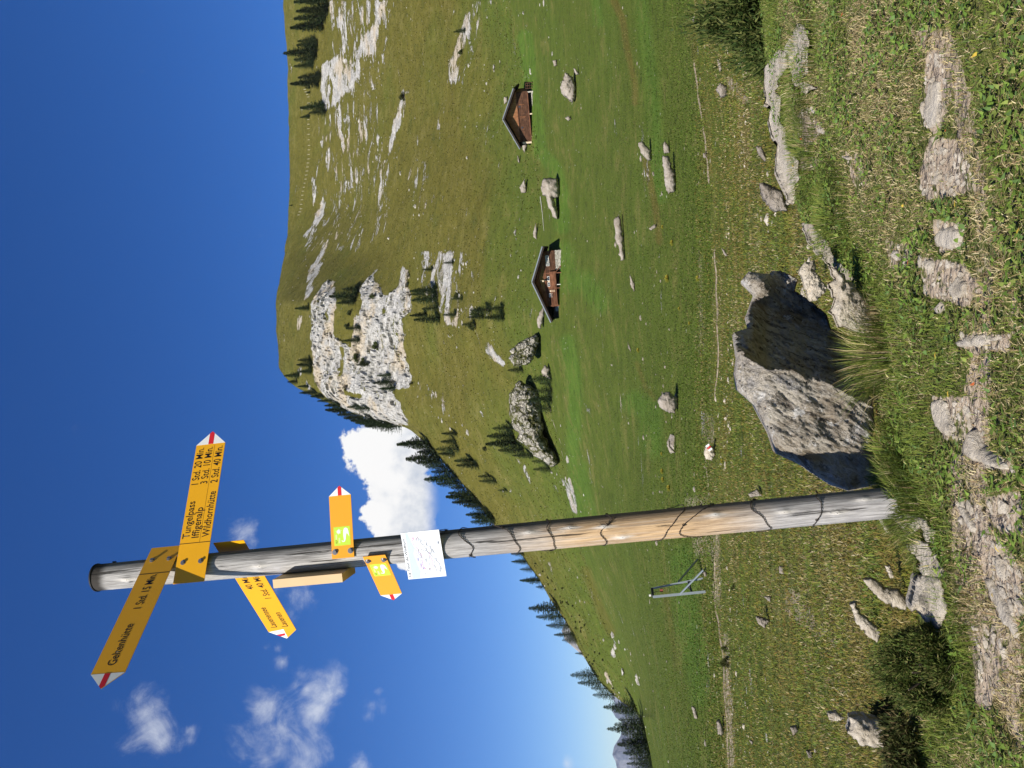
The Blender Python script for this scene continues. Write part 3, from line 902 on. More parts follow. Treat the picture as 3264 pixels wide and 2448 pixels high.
# ------------------------------------------------------------------ rocks
def rock(name, poly, mat, label, cat='rock', r=None, group=None, bulge=.45, back=.6, cells=34, rough=.14, sink=.0, depthf=None, rmin=0.0, nscale=1.0, ledge=0.0, edge=False, rmax=1e9):
    """closed rock whose front outline was measured; its distance comes from the ground it stands on, its thickness from its size"""
    poly = [tuple(p) for p in poly]
    a = np.array(poly)
    x0, x1, y0, y1 = a[:, 0].min(), a[:, 0].max(), a[:, 1].min(), a[:, 1].max()
    # jitter the outline so it is not a clean polygon
    pts = []
    per = sum(math.dist(poly[i], poly[(i + 1) % len(poly)]) for i in range(len(poly)))
    for i in range(len(poly)):
        p, q_ = poly[i], poly[(i + 1) % len(poly)]
        L = math.dist(p, q_)
        n = max(1, int(L / per * 48))
        for k in range(n):
            t = k / n
            j = per * .006
            pts.append((p[0] + (q_[0] - p[0]) * t + random.gauss(0, j), p[1] + (q_[1] - p[1]) * t + random.gauss(0, j)))
    poly = pts
    if r is None:
        low = a[a[:, 0] > x1 - .25 * (x1 - x0)]
        h = hit_near(x1, float(low[:, 1].mean()), rmin, .5, rmax)
        r = float(np.hypot(h[0], h[1])) + .0
    cs = max(x1 - x0, y1 - y0) / cells
    gx = np.arange(x0 - cs, x1 + 2 * cs, cs)
    gy = np.arange(y0 - cs, y1 + 2 * cs, cs)
    GX, GY = np.meshgrid(gx, gy, indexing='ij')
    ins = inside(poly, GX, GY)
    d, bx, by = seg_dist(poly, GX, GY)
    sd = np.where(ins, d, -d)
    keep = sd > -.72 * cs
    snap = keep & (sd < .45 * cs)
    PX = np.where(snap, bx, GX)
    PY = np.where(snap, by, GY)
    sd = np.where(snap, 0, sd)
    quad = keep[:-1, :-1] & keep[1:, :-1] & keep[:-1, 1:] & keep[1:, 1:]
    nx, ny = GX.shape
    I, J = np.nonzero(quad)
    idx = lambda i, j: i * ny + j
    fq = np.stack([idx(I, J), idx(I + 1, J), idx(I + 1, J + 1), idx(I, J + 1)], -1)
    mpp = r / 1857.0                                   # metres per unit at that distance
    half = max(4.0, sd.max())
    prof = np.sqrt(np.clip(1 - (1 - np.clip(sd / half, 0, 1)) ** 2, 0, 1))
    th, t = th_t(PX, PY)
    base_r = (np.full(PX.shape, r) + (np.clip(1050 - PY, 0, 480) * .0013 if depthf is not None else 0)) if not edge else np.where(t < 0, np.minimum(edge_r(th) + .02, (Z_K + .015) / np.minimum(t, -1e-4)), edge_r(th))
    thick = half * mpp
    front = np.stack([np.sin(th) * base_r, np.cos(th) * base_r, t * base_r], -1)
    sz = max(thick * 1.3, 1e-3)
    nz = fbm(front / sz * nscale + hash(name) % 97 + len(label), 5, .6, ridge=True) - .1
    nz2 = fbm(front / sz * 2.7 * nscale + 3.3, 4, .6)
    off = prof * bulge * thick * 2
    if depthf is not None:
        pr2 = np.sqrt(np.clip(1 - (1 - np.clip(sd / 26., 0, 1)) ** 2, 0, 1))
        off = depthf(PX, PY, th) - .05 * (1 - pr2)
    fade = np.minimum(1, sd / (1.6 * cs))
    off = off + (nz * rough * 2 + nz2 * rough * 1.2) * thick * fade
    # upper surface leans back: the higher, the farther (a ledge)
    off = off - ledge * (x1 - PX) / max(1, x1 - x0) * thick
    rf = base_r - off
    fv = np.stack([np.sin(th) * rf, np.cos(th) * rf, t * rf], -1)
    bo = prof * back * thick * 2 + .3 * thick * fade + (.03 if depthf is not None else 0)
    rb = base_r + bo
    zb = t * base_r                                    # straight back, not along the ray
    bv = np.stack([np.sin(th) * base_r, np.cos(th) * base_r + bo, zb], -1)
    V = np.concatenate([fv.reshape(-1, 3), bv.reshape(-1, 3)])
    N = nx * ny
    # boundary edges joined to the back
    fb = fq[:, ::-1] + N
    from_edges = {}
    for f in fq:
        for k in range(4):
            e = (int(f[k]), int(f[(k + 1) % 4]))
            if (e[1], e[0]) in from_edges: del from_edges[(e[1], e[0])]
            else: from_edges[e] = 1
    side = np.array([(b_, a_, a_ + N, b_ + N) for a_, b_ in from_edges], int).reshape(-1, 4)
    fa = np.concatenate([fq[:, ::-1], fb[:, ::-1], side[:, ::-1]])
    u, inv = np.unique(fa, return_inverse=True)
    me = mesh_np(name, V[u], inv.reshape(-1, 4)[:, ::-1], True)
    me.validate()
    # sharp creases keep it rocky
    for p_ in (me.polygons,):
        p_.foreach_set('use_smooth', np.full(len(me.polygons), True))
    o_ = link(name, me, mat)
    o_.location = (0, 0, -sink)
    cen = V[u].mean(0)
    me.transform(Matrix.Translation(-Vector(cen)))
    o_.location = Vector(cen) + Vector((0, 0, -sink))
    return tag(o_, label, cat, group)


def slab(name, poly, mat, label, cat='rock', h=.012, cells=26, group=None, rmin=0.0):
    """flat stone let into the ground: follows the terrain, domed and rough"""
    a = np.array(poly)
    pw = []
    for p in poly:
        hh = hit_near(p[0], p[1], rmin, .7)
        pw.append((hh[0], hh[1]))
    A = np.array(pw)
    cs = max(np.ptp(A[:, 0]), np.ptp(A[:, 1])) / cells
    pp = []
    for i in range(len(pw)):
        p, q_ = pw[i], pw[(i + 1) % len(pw)]
        n = max(1, int(math.dist(p, q_) / cs / 1.5))
        for k in range(n):
            t = k / n
            pp.append((p[0] + (q_[0] - p[0]) * t + random.gauss(0, cs * .35), p[1] + (q_[1] - p[1]) * t + random.gauss(0, cs * .35)))
    GX, GY = np.meshgrid(np.arange(A[:, 0].min() - cs, A[:, 0].max() + 2 * cs, cs), np.arange(A[:, 1].min() - cs, A[:, 1].max() + 2 * cs, cs), indexing='ij')
    ins = inside(pp, GX, GY)
    d, bx, by = seg_dist(pp, GX, GY)
    sd = np.where(ins, d, -d)
    sd = sd + np.where(ins, 1, 0) * 0
    keep = sd > -.72 * cs
    snap = keep & (sd < .45 * cs)
    PX, PY = np.where(snap, bx, GX), np.where(snap, by, GY)
    sd = np.where(snap, 0, sd)
    gz = ground_z(PX, PY)
    half = max(cs * 2, sd.max())
    prof = np.clip(sd / half * 2.2, 0, 1) ** .6
    P3 = np.stack([PX, PY, gz], -1)
    z = gz + .006 + prof * h + fbm(P3 / .12, 4, .6, True) * (h * .8 + .004) * np.minimum(1, sd / cs) - .02 * (sd <= 0)
    nx, ny = GX.shape
    quad = keep[:-1, :-1] & keep[1:, :-1] & keep[:-1, 1:] & keep[1:, 1:]
    I, J = np.nonzero(quad)
    idx = lambda i, j: i * ny + j
    fq = np.stack([idx(I, J), idx(I + 1, J), idx(I + 1, J + 1), idx(I, J + 1)], -1)
    N = nx * ny
    top = np.stack([PX, PY, z], -1).reshape(-1, 3)
    bot = np.stack([PX, PY, gz - .06], -1).reshape(-1, 3)
    ed = {}
    for f in fq:
        for k in range(4):
            e = (int(f[k]), int(f[(k + 1) % 4]))
            if (e[1], e[0]) in ed: del ed[(e[1], e[0])]
            else: ed[e] = 1
    side = np.array([(b_, a_, a_ + N, b_ + N) for a_, b_ in ed], int).reshape(-1, 4)
    fa = np.concatenate([fq, fq[:, ::-1] + N, side])
    V = np.concatenate([top, bot])
    u, inv = np.unique(fa, return_inverse=True)
    V = V[u]
    cen = V.mean(0)
    me = mesh_np(name, V - cen, inv.reshape(-1, 4), True)
    o_ = link(name, me, mat)
    o_.location = cen
    return tag(o_, label, cat, group)


NOGRASS = []
# big split boulder on the knoll edge
BOULD = ZB([(110, 700), (95, 820), (130, 930), (190, 1010), (240, 1110), (310, 1210), (400, 1320), (520, 1410), (620, 1500), (740, 1560), (830, 1590), (960, 1575), (1000, 1540), (1060, 1500), (1010, 1330), (1000, 1150), (1010, 1000), (960, 900), (940, 760), (960, 620), (900, 560), (770, 520), (700, 440), (590, 340), (520, 240), (490, 160), (400, 140), (340, 140), (310, 170), (190, 165), (155, 210), (190, 330), (200, 430), (150, 490), (125, 600)])
RIDGE = ZB([(60, 640), (130, 690), (300, 790), (450, 790), (560, 845), (700, 880), (860, 970), (1000, 1040), (1080, 1080)])
RIM = ZB([(60, 150), (150, 380), (400, 385), (330, 260), (300, 160)])


def boulder_depth(PX, PY, th):
    mpp = 4.6 / 1857
    rx = np.array([p[0] for p in RIDGE])
    ry = np.array([p[1] for p in RIDGE])
    yr = np.interp(PX, rx, ry)
    d = (PY - yr)                                   # + left facet, - right facet
    dl = np.clip(d, 0, None) * mpp
    left = .45 - dl * .10 - dl ** 2 * .05
    right = .45 + np.clip(d, None, 0) * mpp * 1.75
    v = np.where(d > 0, left, np.maximum(right, -.12))
    top = PX.min()
    hx = (PX - top) * mpp
    v = v + np.where(d < 0, np.exp(-(hx / .13) ** 2) * .16, 0) - np.where(d > 0, np.exp(-(hx / .16) ** 2) * .14, 0)
    v = v + .15 * np.exp(-((PX - 1650) / 26.) ** 2 - ((PY - 612) / 30.) ** 2)
    v = v + .10 * np.exp(-((PX - 1625) / 22.) ** 2 - ((PY - 730) / 60.) ** 2)
    # left shoulder turned away behind a second crease
    cr = np.interp(PX, [p[0] for p in ZB([(330, 1250), (480, 1300), (640, 1370), (900, 1345), (1000, 1345)])], [p[1] for p in ZB([(330, 1250), (480, 1300), (640, 1370), (900, 1345), (1000, 1345)])])
    v = v - np.clip(PY - cr, 0, 40) * mpp * .35
    v = v + fbm(np.stack([PX / 75, PY / 75, PX * 0 + 8], -1), 3) * .07
    ca, sa = .82, .57
    q1, q2 = (PX * ca + PY * sa), (-PX * sa + PY * ca)
    P3 = np.stack([q1 / 70, q2 / 16, PX * 0], -1)
    v = v + (fbm(P3, 5, .6, True) - .1) * .036 + fbm(P3 * 4.1 + 2, 4, .65, True) * .020
    P4 = np.stack([PX / 11, PY / 11, PX * 0], -1)
    rim = np.exp(-(hx / .12) ** 2)
    v = v + np.where(d < 0, fbm(np.stack([q1 / 40, q2 / 9, PX * 0 + 6], -1), 5, .62, True) * .09, 0)
    v = v + fbm(P4, 4, .65, True) * (.014 + .060 * rim)
    pit = pnoise(np.stack([PX / 7, PY / 9, PX * 0 + 4], -1))
    v = v - np.clip(pit - .36, 0, 1) * .10
    return v


bo = rock('boulder', BOULD, ROCK_NEAR, 'big split limestone boulder with a dark hollow face behind the post foot', 'boulder', r=4.34, bulge=.4, back=.35, cells=170, rough=.02, depthf=boulder_depth)

EDGE_ROCKS = [
    (ZK, [(430, 400), (470, 360), (500, 290), (560, 300), (560, 380), (510, 500), (530, 640), (555, 760), (570, 850), (610, 900), (640, 1000), (630, 1090), (590, 1220), (540, 1100), (500, 1000), (490, 840), (460, 700), (440, 560)], 'long crumbly limestone ledge along the knoll rim'),
    (ZK, [(590, 190), (640, 140), (700, 180), (690, 300), (690, 420), (640, 470), (740, 520), (680, 545), (600, 480), (565, 350), (565, 270)], 'short white broken ledge beside the dark juniper'),
    (ZK, [(650, 1300), (720, 1310), (800, 1420), (870, 1540), (980, 1640), (900, 1659), (800, 1540), (700, 1430)], 'narrow slanting limestone rib on the knoll rim'),
    (ZB, [(700, 90), (800, 150), (880, 230), (960, 330), (1050, 480), (990, 570), (850, 520), (770, 500), (720, 400), (760, 330), (700, 210), (740, 180)], 'tilted pale slab right in front of the hollow boulder'),
    (ZB, [(510, 130), (540, 70), (620, 60), (620, 130), (700, 250), (640, 330), (580, 330), (540, 220)], 'small rounded beige rock at the corner of the big boulder'),
]
for f, p, l in EDGE_ROCKS:
    NOGRASS.append(f(p))
    rr_ = 4.02 if 'tilted pale' in l else 4.35 if 'small rounded' in l else None
    rock('rim_rock', f(p), ROCK_EDGE, l, edge=rr_ is None, r=rr_, bulge=.35, back=1.1 if rr_ is None else .45, cells=80, rough=.42, group='limestone rocks along the knoll rim', ledge=.4)
for p, l in (([(560, 235), (620, 250), (700, 245), (780, 270), (850, 340), (830, 400), (790, 400), (760, 320), (700, 370), (650, 310), (600, 270)], 'white rock tight against the foot of the post'),
             ([(690, 410), (740, 375), (800, 400), (900, 560), (870, 600), (760, 590), (750, 500), (700, 450)], 'smooth round-nosed rock second from the post'),
             ([(740, 580), (870, 590), (920, 780), (860, 890), (810, 860), (750, 800), (700, 780), (715, 700)], 'white lichen-spotted rock between the smooth rock and the bush')):
    NOGRASS.append(ZL(p))
    rock('rim_rock', ZL(p), ROCK_EDGE, l, edge=True, bulge=.5, back=1.0, cells=48, rough=.2, group='limestone rocks along the knoll rim')
for p, l, rr in (([(430, 600), (500, 595), (560, 650), (640, 660), (710, 740), (680, 780), (560, 740), (500, 690)], 'curved pale rib of rock below the lichen-spotted rock', 4.6),
                 ([(370, 740), (400, 730), (420, 790), (500, 850), (550, 900), (520, 960), (430, 890), (390, 820)], 'beige rock half in the shadow behind the bush', 5.2),
                 ([(560, 530), (590, 530), (620, 600), (590, 600)], 'small grey stone between the rib and the smooth rock', 4.4),
                 ([(370, 1370), (440, 1360), (560, 1400), (640, 1480), (600, 1560), (480, 1540), (420, 1530), (350, 1460)], 'striated pale rock on the valley side of the bush', 4.0),
                 ([(240, 1350), (290, 1340), (340, 1380), (300, 1400), (250, 1390)], 'little white stone above the striated rock', 5.4),
                 ([(520, 260), (560, 255), (600, 350), (570, 350)], 'thin beige stone just behind the white rock at the post', 4.3)):
    rock('slope_rock', ZL(p), ROCK_EDGE, l, r=(rr if 'striated pale' in l else None), rmin=3.75, bulge=.35, back=.7, cells=40, rough=.22, group='rocks on the slope below the knoll')

MEADOW = [
    (ZM, [(255, 1240), (265, 1190), (310, 1170), (360, 1180), (380, 1250), (375, 1300), (340, 1310), (375, 1400), (365, 1455), (340, 1440), (310, 1370), (290, 1300), (262, 1280)], 'large two-part grey boulder standing between the two chalets'),
    (ZM, [(385, 600), (395, 540), (420, 475), (470, 510), (490, 570), (485, 650), (460, 675), (410, 630)], 'ribbed dark grey boulder in the meadow below the upper chalet'),
    (ZM, [(470, 450), (490, 455), (510, 490), (490, 495)], 'small flat stone just below the ribbed boulder'),
    (ZM, [(335, 400), (360, 395), (365, 430), (345, 440)], 'small round grey stone uphill of the ribbed boulder'),
    (ZM, [(895, 945), (930, 930), (980, 990), (990, 1060), (960, 1060), (920, 1010)], 'oval grey boulder uphill of the long flat one'),
    (ZM, [(1060, 1030), (1100, 1035), (1140, 1130), (1150, 1200), (1140, 1270), (1100, 1290), (1080, 1230), (1065, 1130)], 'long flat-topped beige boulder with a fluted side'),
    (ZM, [(1065, 960), (1075, 925), (1105, 970), (1110, 1010), (1070, 1015)], 'pointed beige stone at the end of the flat-topped boulder'),
    (ZM, [(740, 1450), (770, 1410), (785, 1440), (800, 1560), (812, 1720), (790, 1720), (745, 1560)], 'long low ribbed rock ledge in the middle of the meadow'),
    (ZN, [(845, 150), (860, 180), (880, 220), (875, 270), (850, 230)], 'short low rock at the end of the long ribbed ledge'),
    (ZM, [(115, 1240), (150, 1180), (165, 1240), (160, 1275), (130, 1275)], 'dark grey boulder at the hill foot uphill of the two-part boulder'),
    (ZM, [(970, 1510), (1010, 1480), (1025, 1500), (985, 1525)], 'small smooth stone beside the straw coloured bank'),
    (ZM, [(205, 1540), (225, 1470), (232, 1530), (230, 1585), (210, 1570)], 'thin pale stone uphill of the lower chalet roof'),
    (ZM, [(1420, 390), (1450, 400), (1455, 460), (1440, 475)], 'narrow beige stone below the path near the juniper'),
    (ZM, [(1415, 590), (1440, 545), (1490, 570), (1490, 630), (1450, 645)], 'roundish white stone above a spill of rubble'),
    (ZM, [(415, 780), (440, 765), (460, 785), (440, 800)], 'half buried stone beside the ribbed boulder'),
    (ZM, [(1330, 1010), (1355, 1015), (1350, 1045), (1330, 1040)], 'small beige stone lying on the path'),
    (ZM, [(130, 950), (160, 945), (168, 960), (150, 1010), (138, 990)], 'pale rock against the end of the upper chalet'),
    (ZM, [(100, 1020), (112, 1040), (118, 1080), (105, 1070)], 'thin white stone on the hill foot beyond the upper chalet'),
    (ZM, [(12, 640), (35, 640), (40, 670), (15, 690)], 'pale stone on the hillside above the upper chalet roof'),
    (ZN, [(1028, 990), (1060, 935), (1110, 930), (1160, 970), (1165, 1020), (1140, 1075), (1080, 1060), (1040, 1030)], 'cracked grey boulder alone in the middle of the meadow'),
    (ZN, [(1090, 1290), (1105, 1230), (1115, 1290), (1150, 1335), (1110, 1335)], 'thin curved white rock beyond the cracked boulder'),
    (ZN, [(230, 460), (250, 400), (280, 360), (280, 420), (255, 520), (235, 500)], 'long grey rock behind the lower chalet lean-to'),
    (ZN, [(830, 600), (850, 640), (855, 675), (835, 640)], 'small white stone in the open meadow'),
    (ZN, [(262, 790), (285, 750), (320, 780), (300, 820), (270, 815)], 'reddish rock between the two bushy outcrops'),
    (ZO, [(1370, 1400), (1390, 1385), (1415, 1450), (1405, 1480), (1380, 1470)], 'oval beige boulder near the path at the valley end'),
    (ZO, [(1230, 1310), (1255, 1320), (1270, 1380), (1250, 1385)], 'narrow grey boulder with a dark hollow at its end'),
    (ZO, [(1590, 810), (1640, 820), (1670, 840), (1640, 880), (1600, 850)], 'lumpy white stone on the rough slope beyond the post'),
    (ZO, [(1545, 130), (1600, 100), (1630, 140), (1560, 150)], 'brownish rock peeping out beside the post'),
    (ZO, [(1630, 700), (1680, 700), (1670, 735)], 'small pale stone on the slope below the metal frame'),
    (ZO, [(1550, 1500), (1580, 1510), (1570, 1530)], 'tiny pale stone on the slope at the valley end'),
    (ZO, [(1720, 530), (1750, 530), (1750, 580), (1720, 570)], 'blocky beige stone on the slope near the rim rocks'),
    (ZO, [(1298, 565), (1312, 560), (1322, 588), (1305, 592)], 'small white stone with a black shadow by the metal frame'),
    (ZL, [(30, 1430), (70, 1420), (85, 1450), (50, 1480)], 'small knobbly stone beyond the striated rock'),
    (ZL, [(120, 1560), (155, 1560), (160, 1600), (135, 1605)], 'little grey stone near the picture edge beyond the striated rock'),
    (ZK, [(385, 860), (420, 860), (455, 940), (440, 950), (400, 910)], 'smooth oval grey stone beyond the knoll rim'),
    (ZK, [(400, 1075), (440, 1070), (540, 1120), (580, 1240), (500, 1240), (430, 1180)], 'wedge shaped beige boulder leaning behind the knoll rim'),
    (ZK, [(165, 350), (185, 370), (185, 420), (170, 400)], 'slim beige stone uphill of the rubble'),
    (ZK, [(180, 1455), (200, 1465), (225, 1505), (205, 1505)], 'slim tan stone lying between the path and the knoll'),
]
for f, p, l in MEADOW:
    pp = f(p)
    big = max(np.ptp(np.array(pp), axis=0))
    rock('boulder' if big > 30 else 'stone', pp, ROCK_MEADOW, l, 'boulder' if big > 30 else 'stone', bulge=.4, back=.7, cells=44 if big > 60 else 26 if big > 25 else 14, rough=.26, rmin=7.9 if f in (ZK, ZL) else 8.5, group='stones in the meadow')
tb = rock('trail_rock', ZN([(1335, 1340), (1340, 1300), (1365, 1285), (1400, 1290), (1412, 1340), (1390, 1385), (1350, 1380)]), ROCK_EDGE, 'beige rock in the path painted with a white-red-white trail mark', 'rock', bulge=.4, back=.7, cells=34, rough=.2, rmin=20)
# paint mark on it
WHITE = simple('white_paint', (.80, .80, .78), .5, .04)
RED = simple('red_paint', (.62, .022, .03), .45, .06)
mk = ZN([(1368, 1300), (1380, 1310)])
rrt = math.hypot(tb.location.x, tb.location.y) - .42
c0 = np.array(mk[0])
ux, uy = np.array([3.2, 4.4]), np.array([4.0, -3.0])
for k, mt, nm in ((-1, WHITE, 'white_band'), (0, RED, 'red_band'), (1, WHITE, 'white_band')):
    wdt = .5 if k == 0 else .8
    c = c0 + ux * k * .95
    pp = [c - ux * wdt / 2 - uy * .9, c + ux * wdt / 2 - uy * .9, c + ux * wdt / 2 + uy * .9, c - ux * wdt / 2 + uy * .9]
    V = [at_r(p[0], p[1], rrt) for p in pp] + [at_r(p[0], p[1], rrt + .5) for p in pp]
    mbb = MB().hexa(V)
    ob = mbb.build(nm, mt)
    ob.parent = tb
    ob.matrix_parent_inverse = Matrix.Translation(-tb.location)

for p, l in (([(1265, 570), (1270, 520), (1340, 470), (1400, 440), (1430, 460), (1410, 520), (1380, 590), (1330, 610), (1290, 610)], 'pale cracked rock outcrop nearer the lower chalet'),
             ([(1260, 820), (1280, 720), (1320, 690), (1390, 700), (1420, 760), (1440, 860), (1440, 960), (1500, 1050), (1530, 1120), (1490, 1150), (1400, 1090), (1330, 1020), (1290, 940)], 'large domed rock outcrop with spruces on its flank')):
    rock('outcrop', Z6(p), ROCK_FAR, l, 'rock outcrop', bulge=.45, back=.9, cells=95, rough=.28, rmin=100, nscale=1.6, rmax=185)
rock('fallen_rock', Z6([(1435, 630), (1475, 625), (1485, 680), (1440, 660)]), ROCK_MEADOW, 'small dark holed rock at the foot of the nearer outcrop', 'rock', bulge=.4, back=.7, cells=16, rmin=100)

SLABS = [
    (ZE, [(470, 90), (500, 40), (560, 30), (620, 60), (610, 120), (550, 170), (480, 140)], 'round flat beige stone worn into the trail'),
    (ZE, [(550, 350), (600, 290), (640, 340), (620, 410), (580, 430), (555, 400)], 'cracked flat stone in the trail next to the round one'),
    (ZE, [(455, 960), (500, 940), (540, 1000), (570, 1120), (540, 1150), (480, 1100), (460, 1030)], 'long smooth flat stone in the turf before the big boulder'),
    (ZE, [(650, 1160), (690, 1100), (740, 1190), (850, 1290), (880, 1340), (800, 1320), (700, 1280), (650, 1250)], 'boot shaped pale rock rising out of the turf'),
    (ZE, [(590, 630), (700, 600), (800, 600), (810, 640), (700, 680), (590, 670)], 'dark grey layered slab running toward the viewer'),
    (ZE, [(470, 470), (510, 430), (520, 480), (490, 500)], 'small white stone in the trail'),
    (ZK, [(1390, 600), (1420, 480), (1470, 470), (1480, 560), (1470, 720), (1420, 760), (1380, 690)], 'grey gravelly rock showing through the trail farthest right'),
    (ZL, [(1120, 590), (1160, 600), (1250, 740), (1320, 900), (1310, 950), (1220, 830), (1170, 720)], 'long tapering pale slab beside the dry trail'),
    (ZL, [(975, 200), (1010, 190), (1080, 330), (1060, 350)], 'slim beige stone close to the post foot'),
    (ZL, [(1060, 865), (1078, 865), (1082, 895), (1066, 890)], 'tiny white pebble in the grass past the post'),
    (ZK, [(720, 620), (745, 650), (735, 670), (715, 650)], 'tiny pale stone in the grass behind the ledges'),
    (ZK, [(760, 750), (790, 750), (795, 795), (765, 780)], 'small tan stone in the dry grass patch'),
    (ZK, [(900, 910), (955, 920), (950, 945), (905, 930)], 'flat tan stone in the clover'),
]
for f, p, l in SLABS:
    NOGRASS.append(f(p))
    slab('trail_stone', f(p), ROCK_EDGE, l, 'stone', h=.005 if 'boot' not in l else .02, group='flat stones in the knoll turf')

# scattered rubble: nobody could count it
def pebbles(n, rlo, rhi, size, seed, mask=None):
    g = np.random.default_rng(seed)
    th = g.uniform(-.52, .52, n * 6)
    r = np.exp(g.uniform(math.log(rlo), math.log(rhi), n * 6))
    x, y = np.sin(th) * r, np.cos(th) * r
    z = ground_z(x, y)
    P = np.stack([x, y, z], -1)
    wgt = mask(P, th, r) if mask else np.ones(len(x))
    P = P[g.random(len(x)) < wgt][:n]
    s = size * np.exp(g.normal(0, .55, len(P))) * (np.hypot(P[:, 0], P[:, 1]) ** .25 if rhi > 20 else 1)
    ico = np.array([(0, 0, 1), (.9, 0, .45), (.28, .85, .45), (-.72, .53, .45), (-.72, -.53, .45), (.28, -.85, .45), (.72, .53, -.45), (-.28, .85, -.45), (-.9, 0, -.45), (-.28, -.85, -.45), (.72, -.53, -.45), (0, 0, -1)])
    tri = np.array([(0, 1, 2), (0, 2, 3), (0, 3, 4), (0, 4, 5), (0, 5, 1), (1, 6, 2), (2, 7, 3), (3, 8, 4), (4, 9, 5), (5, 10, 1), (6, 7, 2), (7, 8, 3), (8, 9, 4), (9, 10, 5), (10, 6, 1), (11, 7, 6), (11, 8, 7), (11, 9, 8), (11, 10, 9), (11, 6, 10)])
    m = len(P)
    sc3 = s[:, None] * g.uniform(.6, 1.5, (m, 3)) * np.array([1.2, 1, .6])
    V = ico[None] * sc3[:, None] * g.uniform(.7, 1.2, (m, 12, 1))
    a = g.uniform(0, 6.28, m)
    ca, sa = np.cos(a)[:, None], np.sin(a)[:, None]
    V = np.stack([V[..., 0] * ca - V[..., 1] * sa, V[..., 0] * sa + V[..., 1] * ca, V[..., 2]], -1) + P[:, None]
    Fc = tri[None] + (np.arange(m) * 12)[:, None, None]
    return V.reshape(-1, 3), Fc.reshape(-1, 3)


v_, f_ = pebbles(800, 9, 45, .014, 5, lambda P, th, r: ss(fbm(P / 6 + 4, 3), -.05, .3))
o_ = link('scattered_stones', mesh_np('scattered_stones', v_, f_), ROCK_EDGE)
tag(o_, 'loose pale stones strewn over the rough slope below the knoll', 'stones', None, 'stuff')
v_, f_ = pebbles(1000, 150, 400, .055, 6, lambda P, th, r: ss(samp('rock', P), .1, .4) * .8 + .12 * (fbm(P / 30, 2) > 0))
o_ = link('hillside_rubble', mesh_np('hillside_rubble', v_, f_), RUBBLE)
tag(o_, 'pale rubble scattered down the grassy hillsides', 'rubble', None, 'stuff')
v_, f_ = pebbles(150, 45, 150, .030, 8, lambda P, th, r: .4 + .6 * (fbm(P / 12, 2) > 0))
o_ = link('meadow_stones', mesh_np('meadow_stones', v_, f_), ROCK_MEADOW)
tag(o_, 'small stones dotted over the green meadow', 'stones', None, 'stuff')
v_, f_ = pebbles(3500, 2.2, 7, .0065, 9, lambda P, th, r: ss(samp('dirt', P), .3, .6) * (r < edge_r(th)))
o_ = link('trail_gravel', mesh_np('trail_gravel', v_, f_), ROCK_EDGE)
tag(o_, 'fine gravel in the bare patches of the trail', 'gravel', None, 'stuff')

# ------------------------------------------------------------------ path across the meadow foot
PATHPX = [(1497, -60), (1500, 0), (1497, 60), (1499, 140), (1512, 230), (1525, 310), (1533, 400), (1541, 480), (1545, 560), (1546, 620), (1550, 660), (1554, 740), (1551, 800), (1547, 845), (1537, 880), (1528, 930), (1524, 985), (1530, 1040), (1533, 1090), (1536, 1140), (1543, 1190), (1547, 1230), (1543, 1290), (1551, 1340), (1560, 1400), (1566, 1500), (1572, 1600), (1578, 1720)]
cl_ = [hit_near(x, y, 15) for x, y in PATHPX]
dense = []
for i in range(len(cl_) - 1):
    n = max(2, int(np.linalg.norm(cl_[i + 1] - cl_[i]) / .35))
    for k in range(n):
        dense.append(cl_[i] + (cl_[i + 1] - cl_[i]) * k / n)
dense = np.array(dense)
for _ in range(6):
    dense[1:-1] = (dense[:-2] + dense[1:-1] * 2 + dense[2:]) / 4
tg = np.gradient(dense, axis=0)
tg[:, 2] = 0
tg /= np.linalg.norm(tg, axis=1, keepdims=True)
nrm = np.stack([-tg[:, 1], tg[:, 0], tg[:, 2] * 0], -1)
rows = []
wv = .09 + .13 * np.clip(fbm(dense / 3.0, 3) + .35, 0, 1)
wj = fbm(dense / .6 + 9, 3) * .16
for k in (-1, -.5, 0, .5, 1):
    p = dense + nrm * (k * wv + wj)[:, None]
    p[:, 2] = ground_z(p[:, 0], p[:, 1]) + np.where(fbm(dense / 5.0 + 31, 3) > -.09, .035 if abs(k) < 1 else .0, -.04)
    rows.append(p)
Vp = np.stack(rows, 1)
n = len(dense)
fp = [(i * 5 + k, i * 5 + k + 1, (i + 1) * 5 + k + 1, (i + 1) * 5 + k) for i in range(n - 1) for k in range(4)]
o_ = link('path', mesh_np('path', Vp.reshape(-1, 3), np.array(fp)[:, ::-1], True), DIRT)
tag(o_, 'narrow worn footpath along the foot of the meadow', None, None, 'structure')

# ------------------------------------------------------------------ signpost
pb = at_r(1943, 1084, abs(Z_K) / -float(th_t(1943, 1084)[1]))
pb = hit_near(1943, 1084)
depth_y = pb[1]
dt = ray(212, 1247.5)
ptop = dt * (depth_y / dt[1])
BASE = Vector(pb)
AX = np.array(ptop) - pb
PL = np.linalg.norm(AX)
AX /= PL
post = empty('signpost', BASE, 'leaning grey timber signpost with yellow hiking signs and wire wound round it', 'signpost')


def pw(p):                       # world -> local to the signpost
    return Vector((p[0] - pb[0], p[1] - pb[1], p[2] - pb[2]))


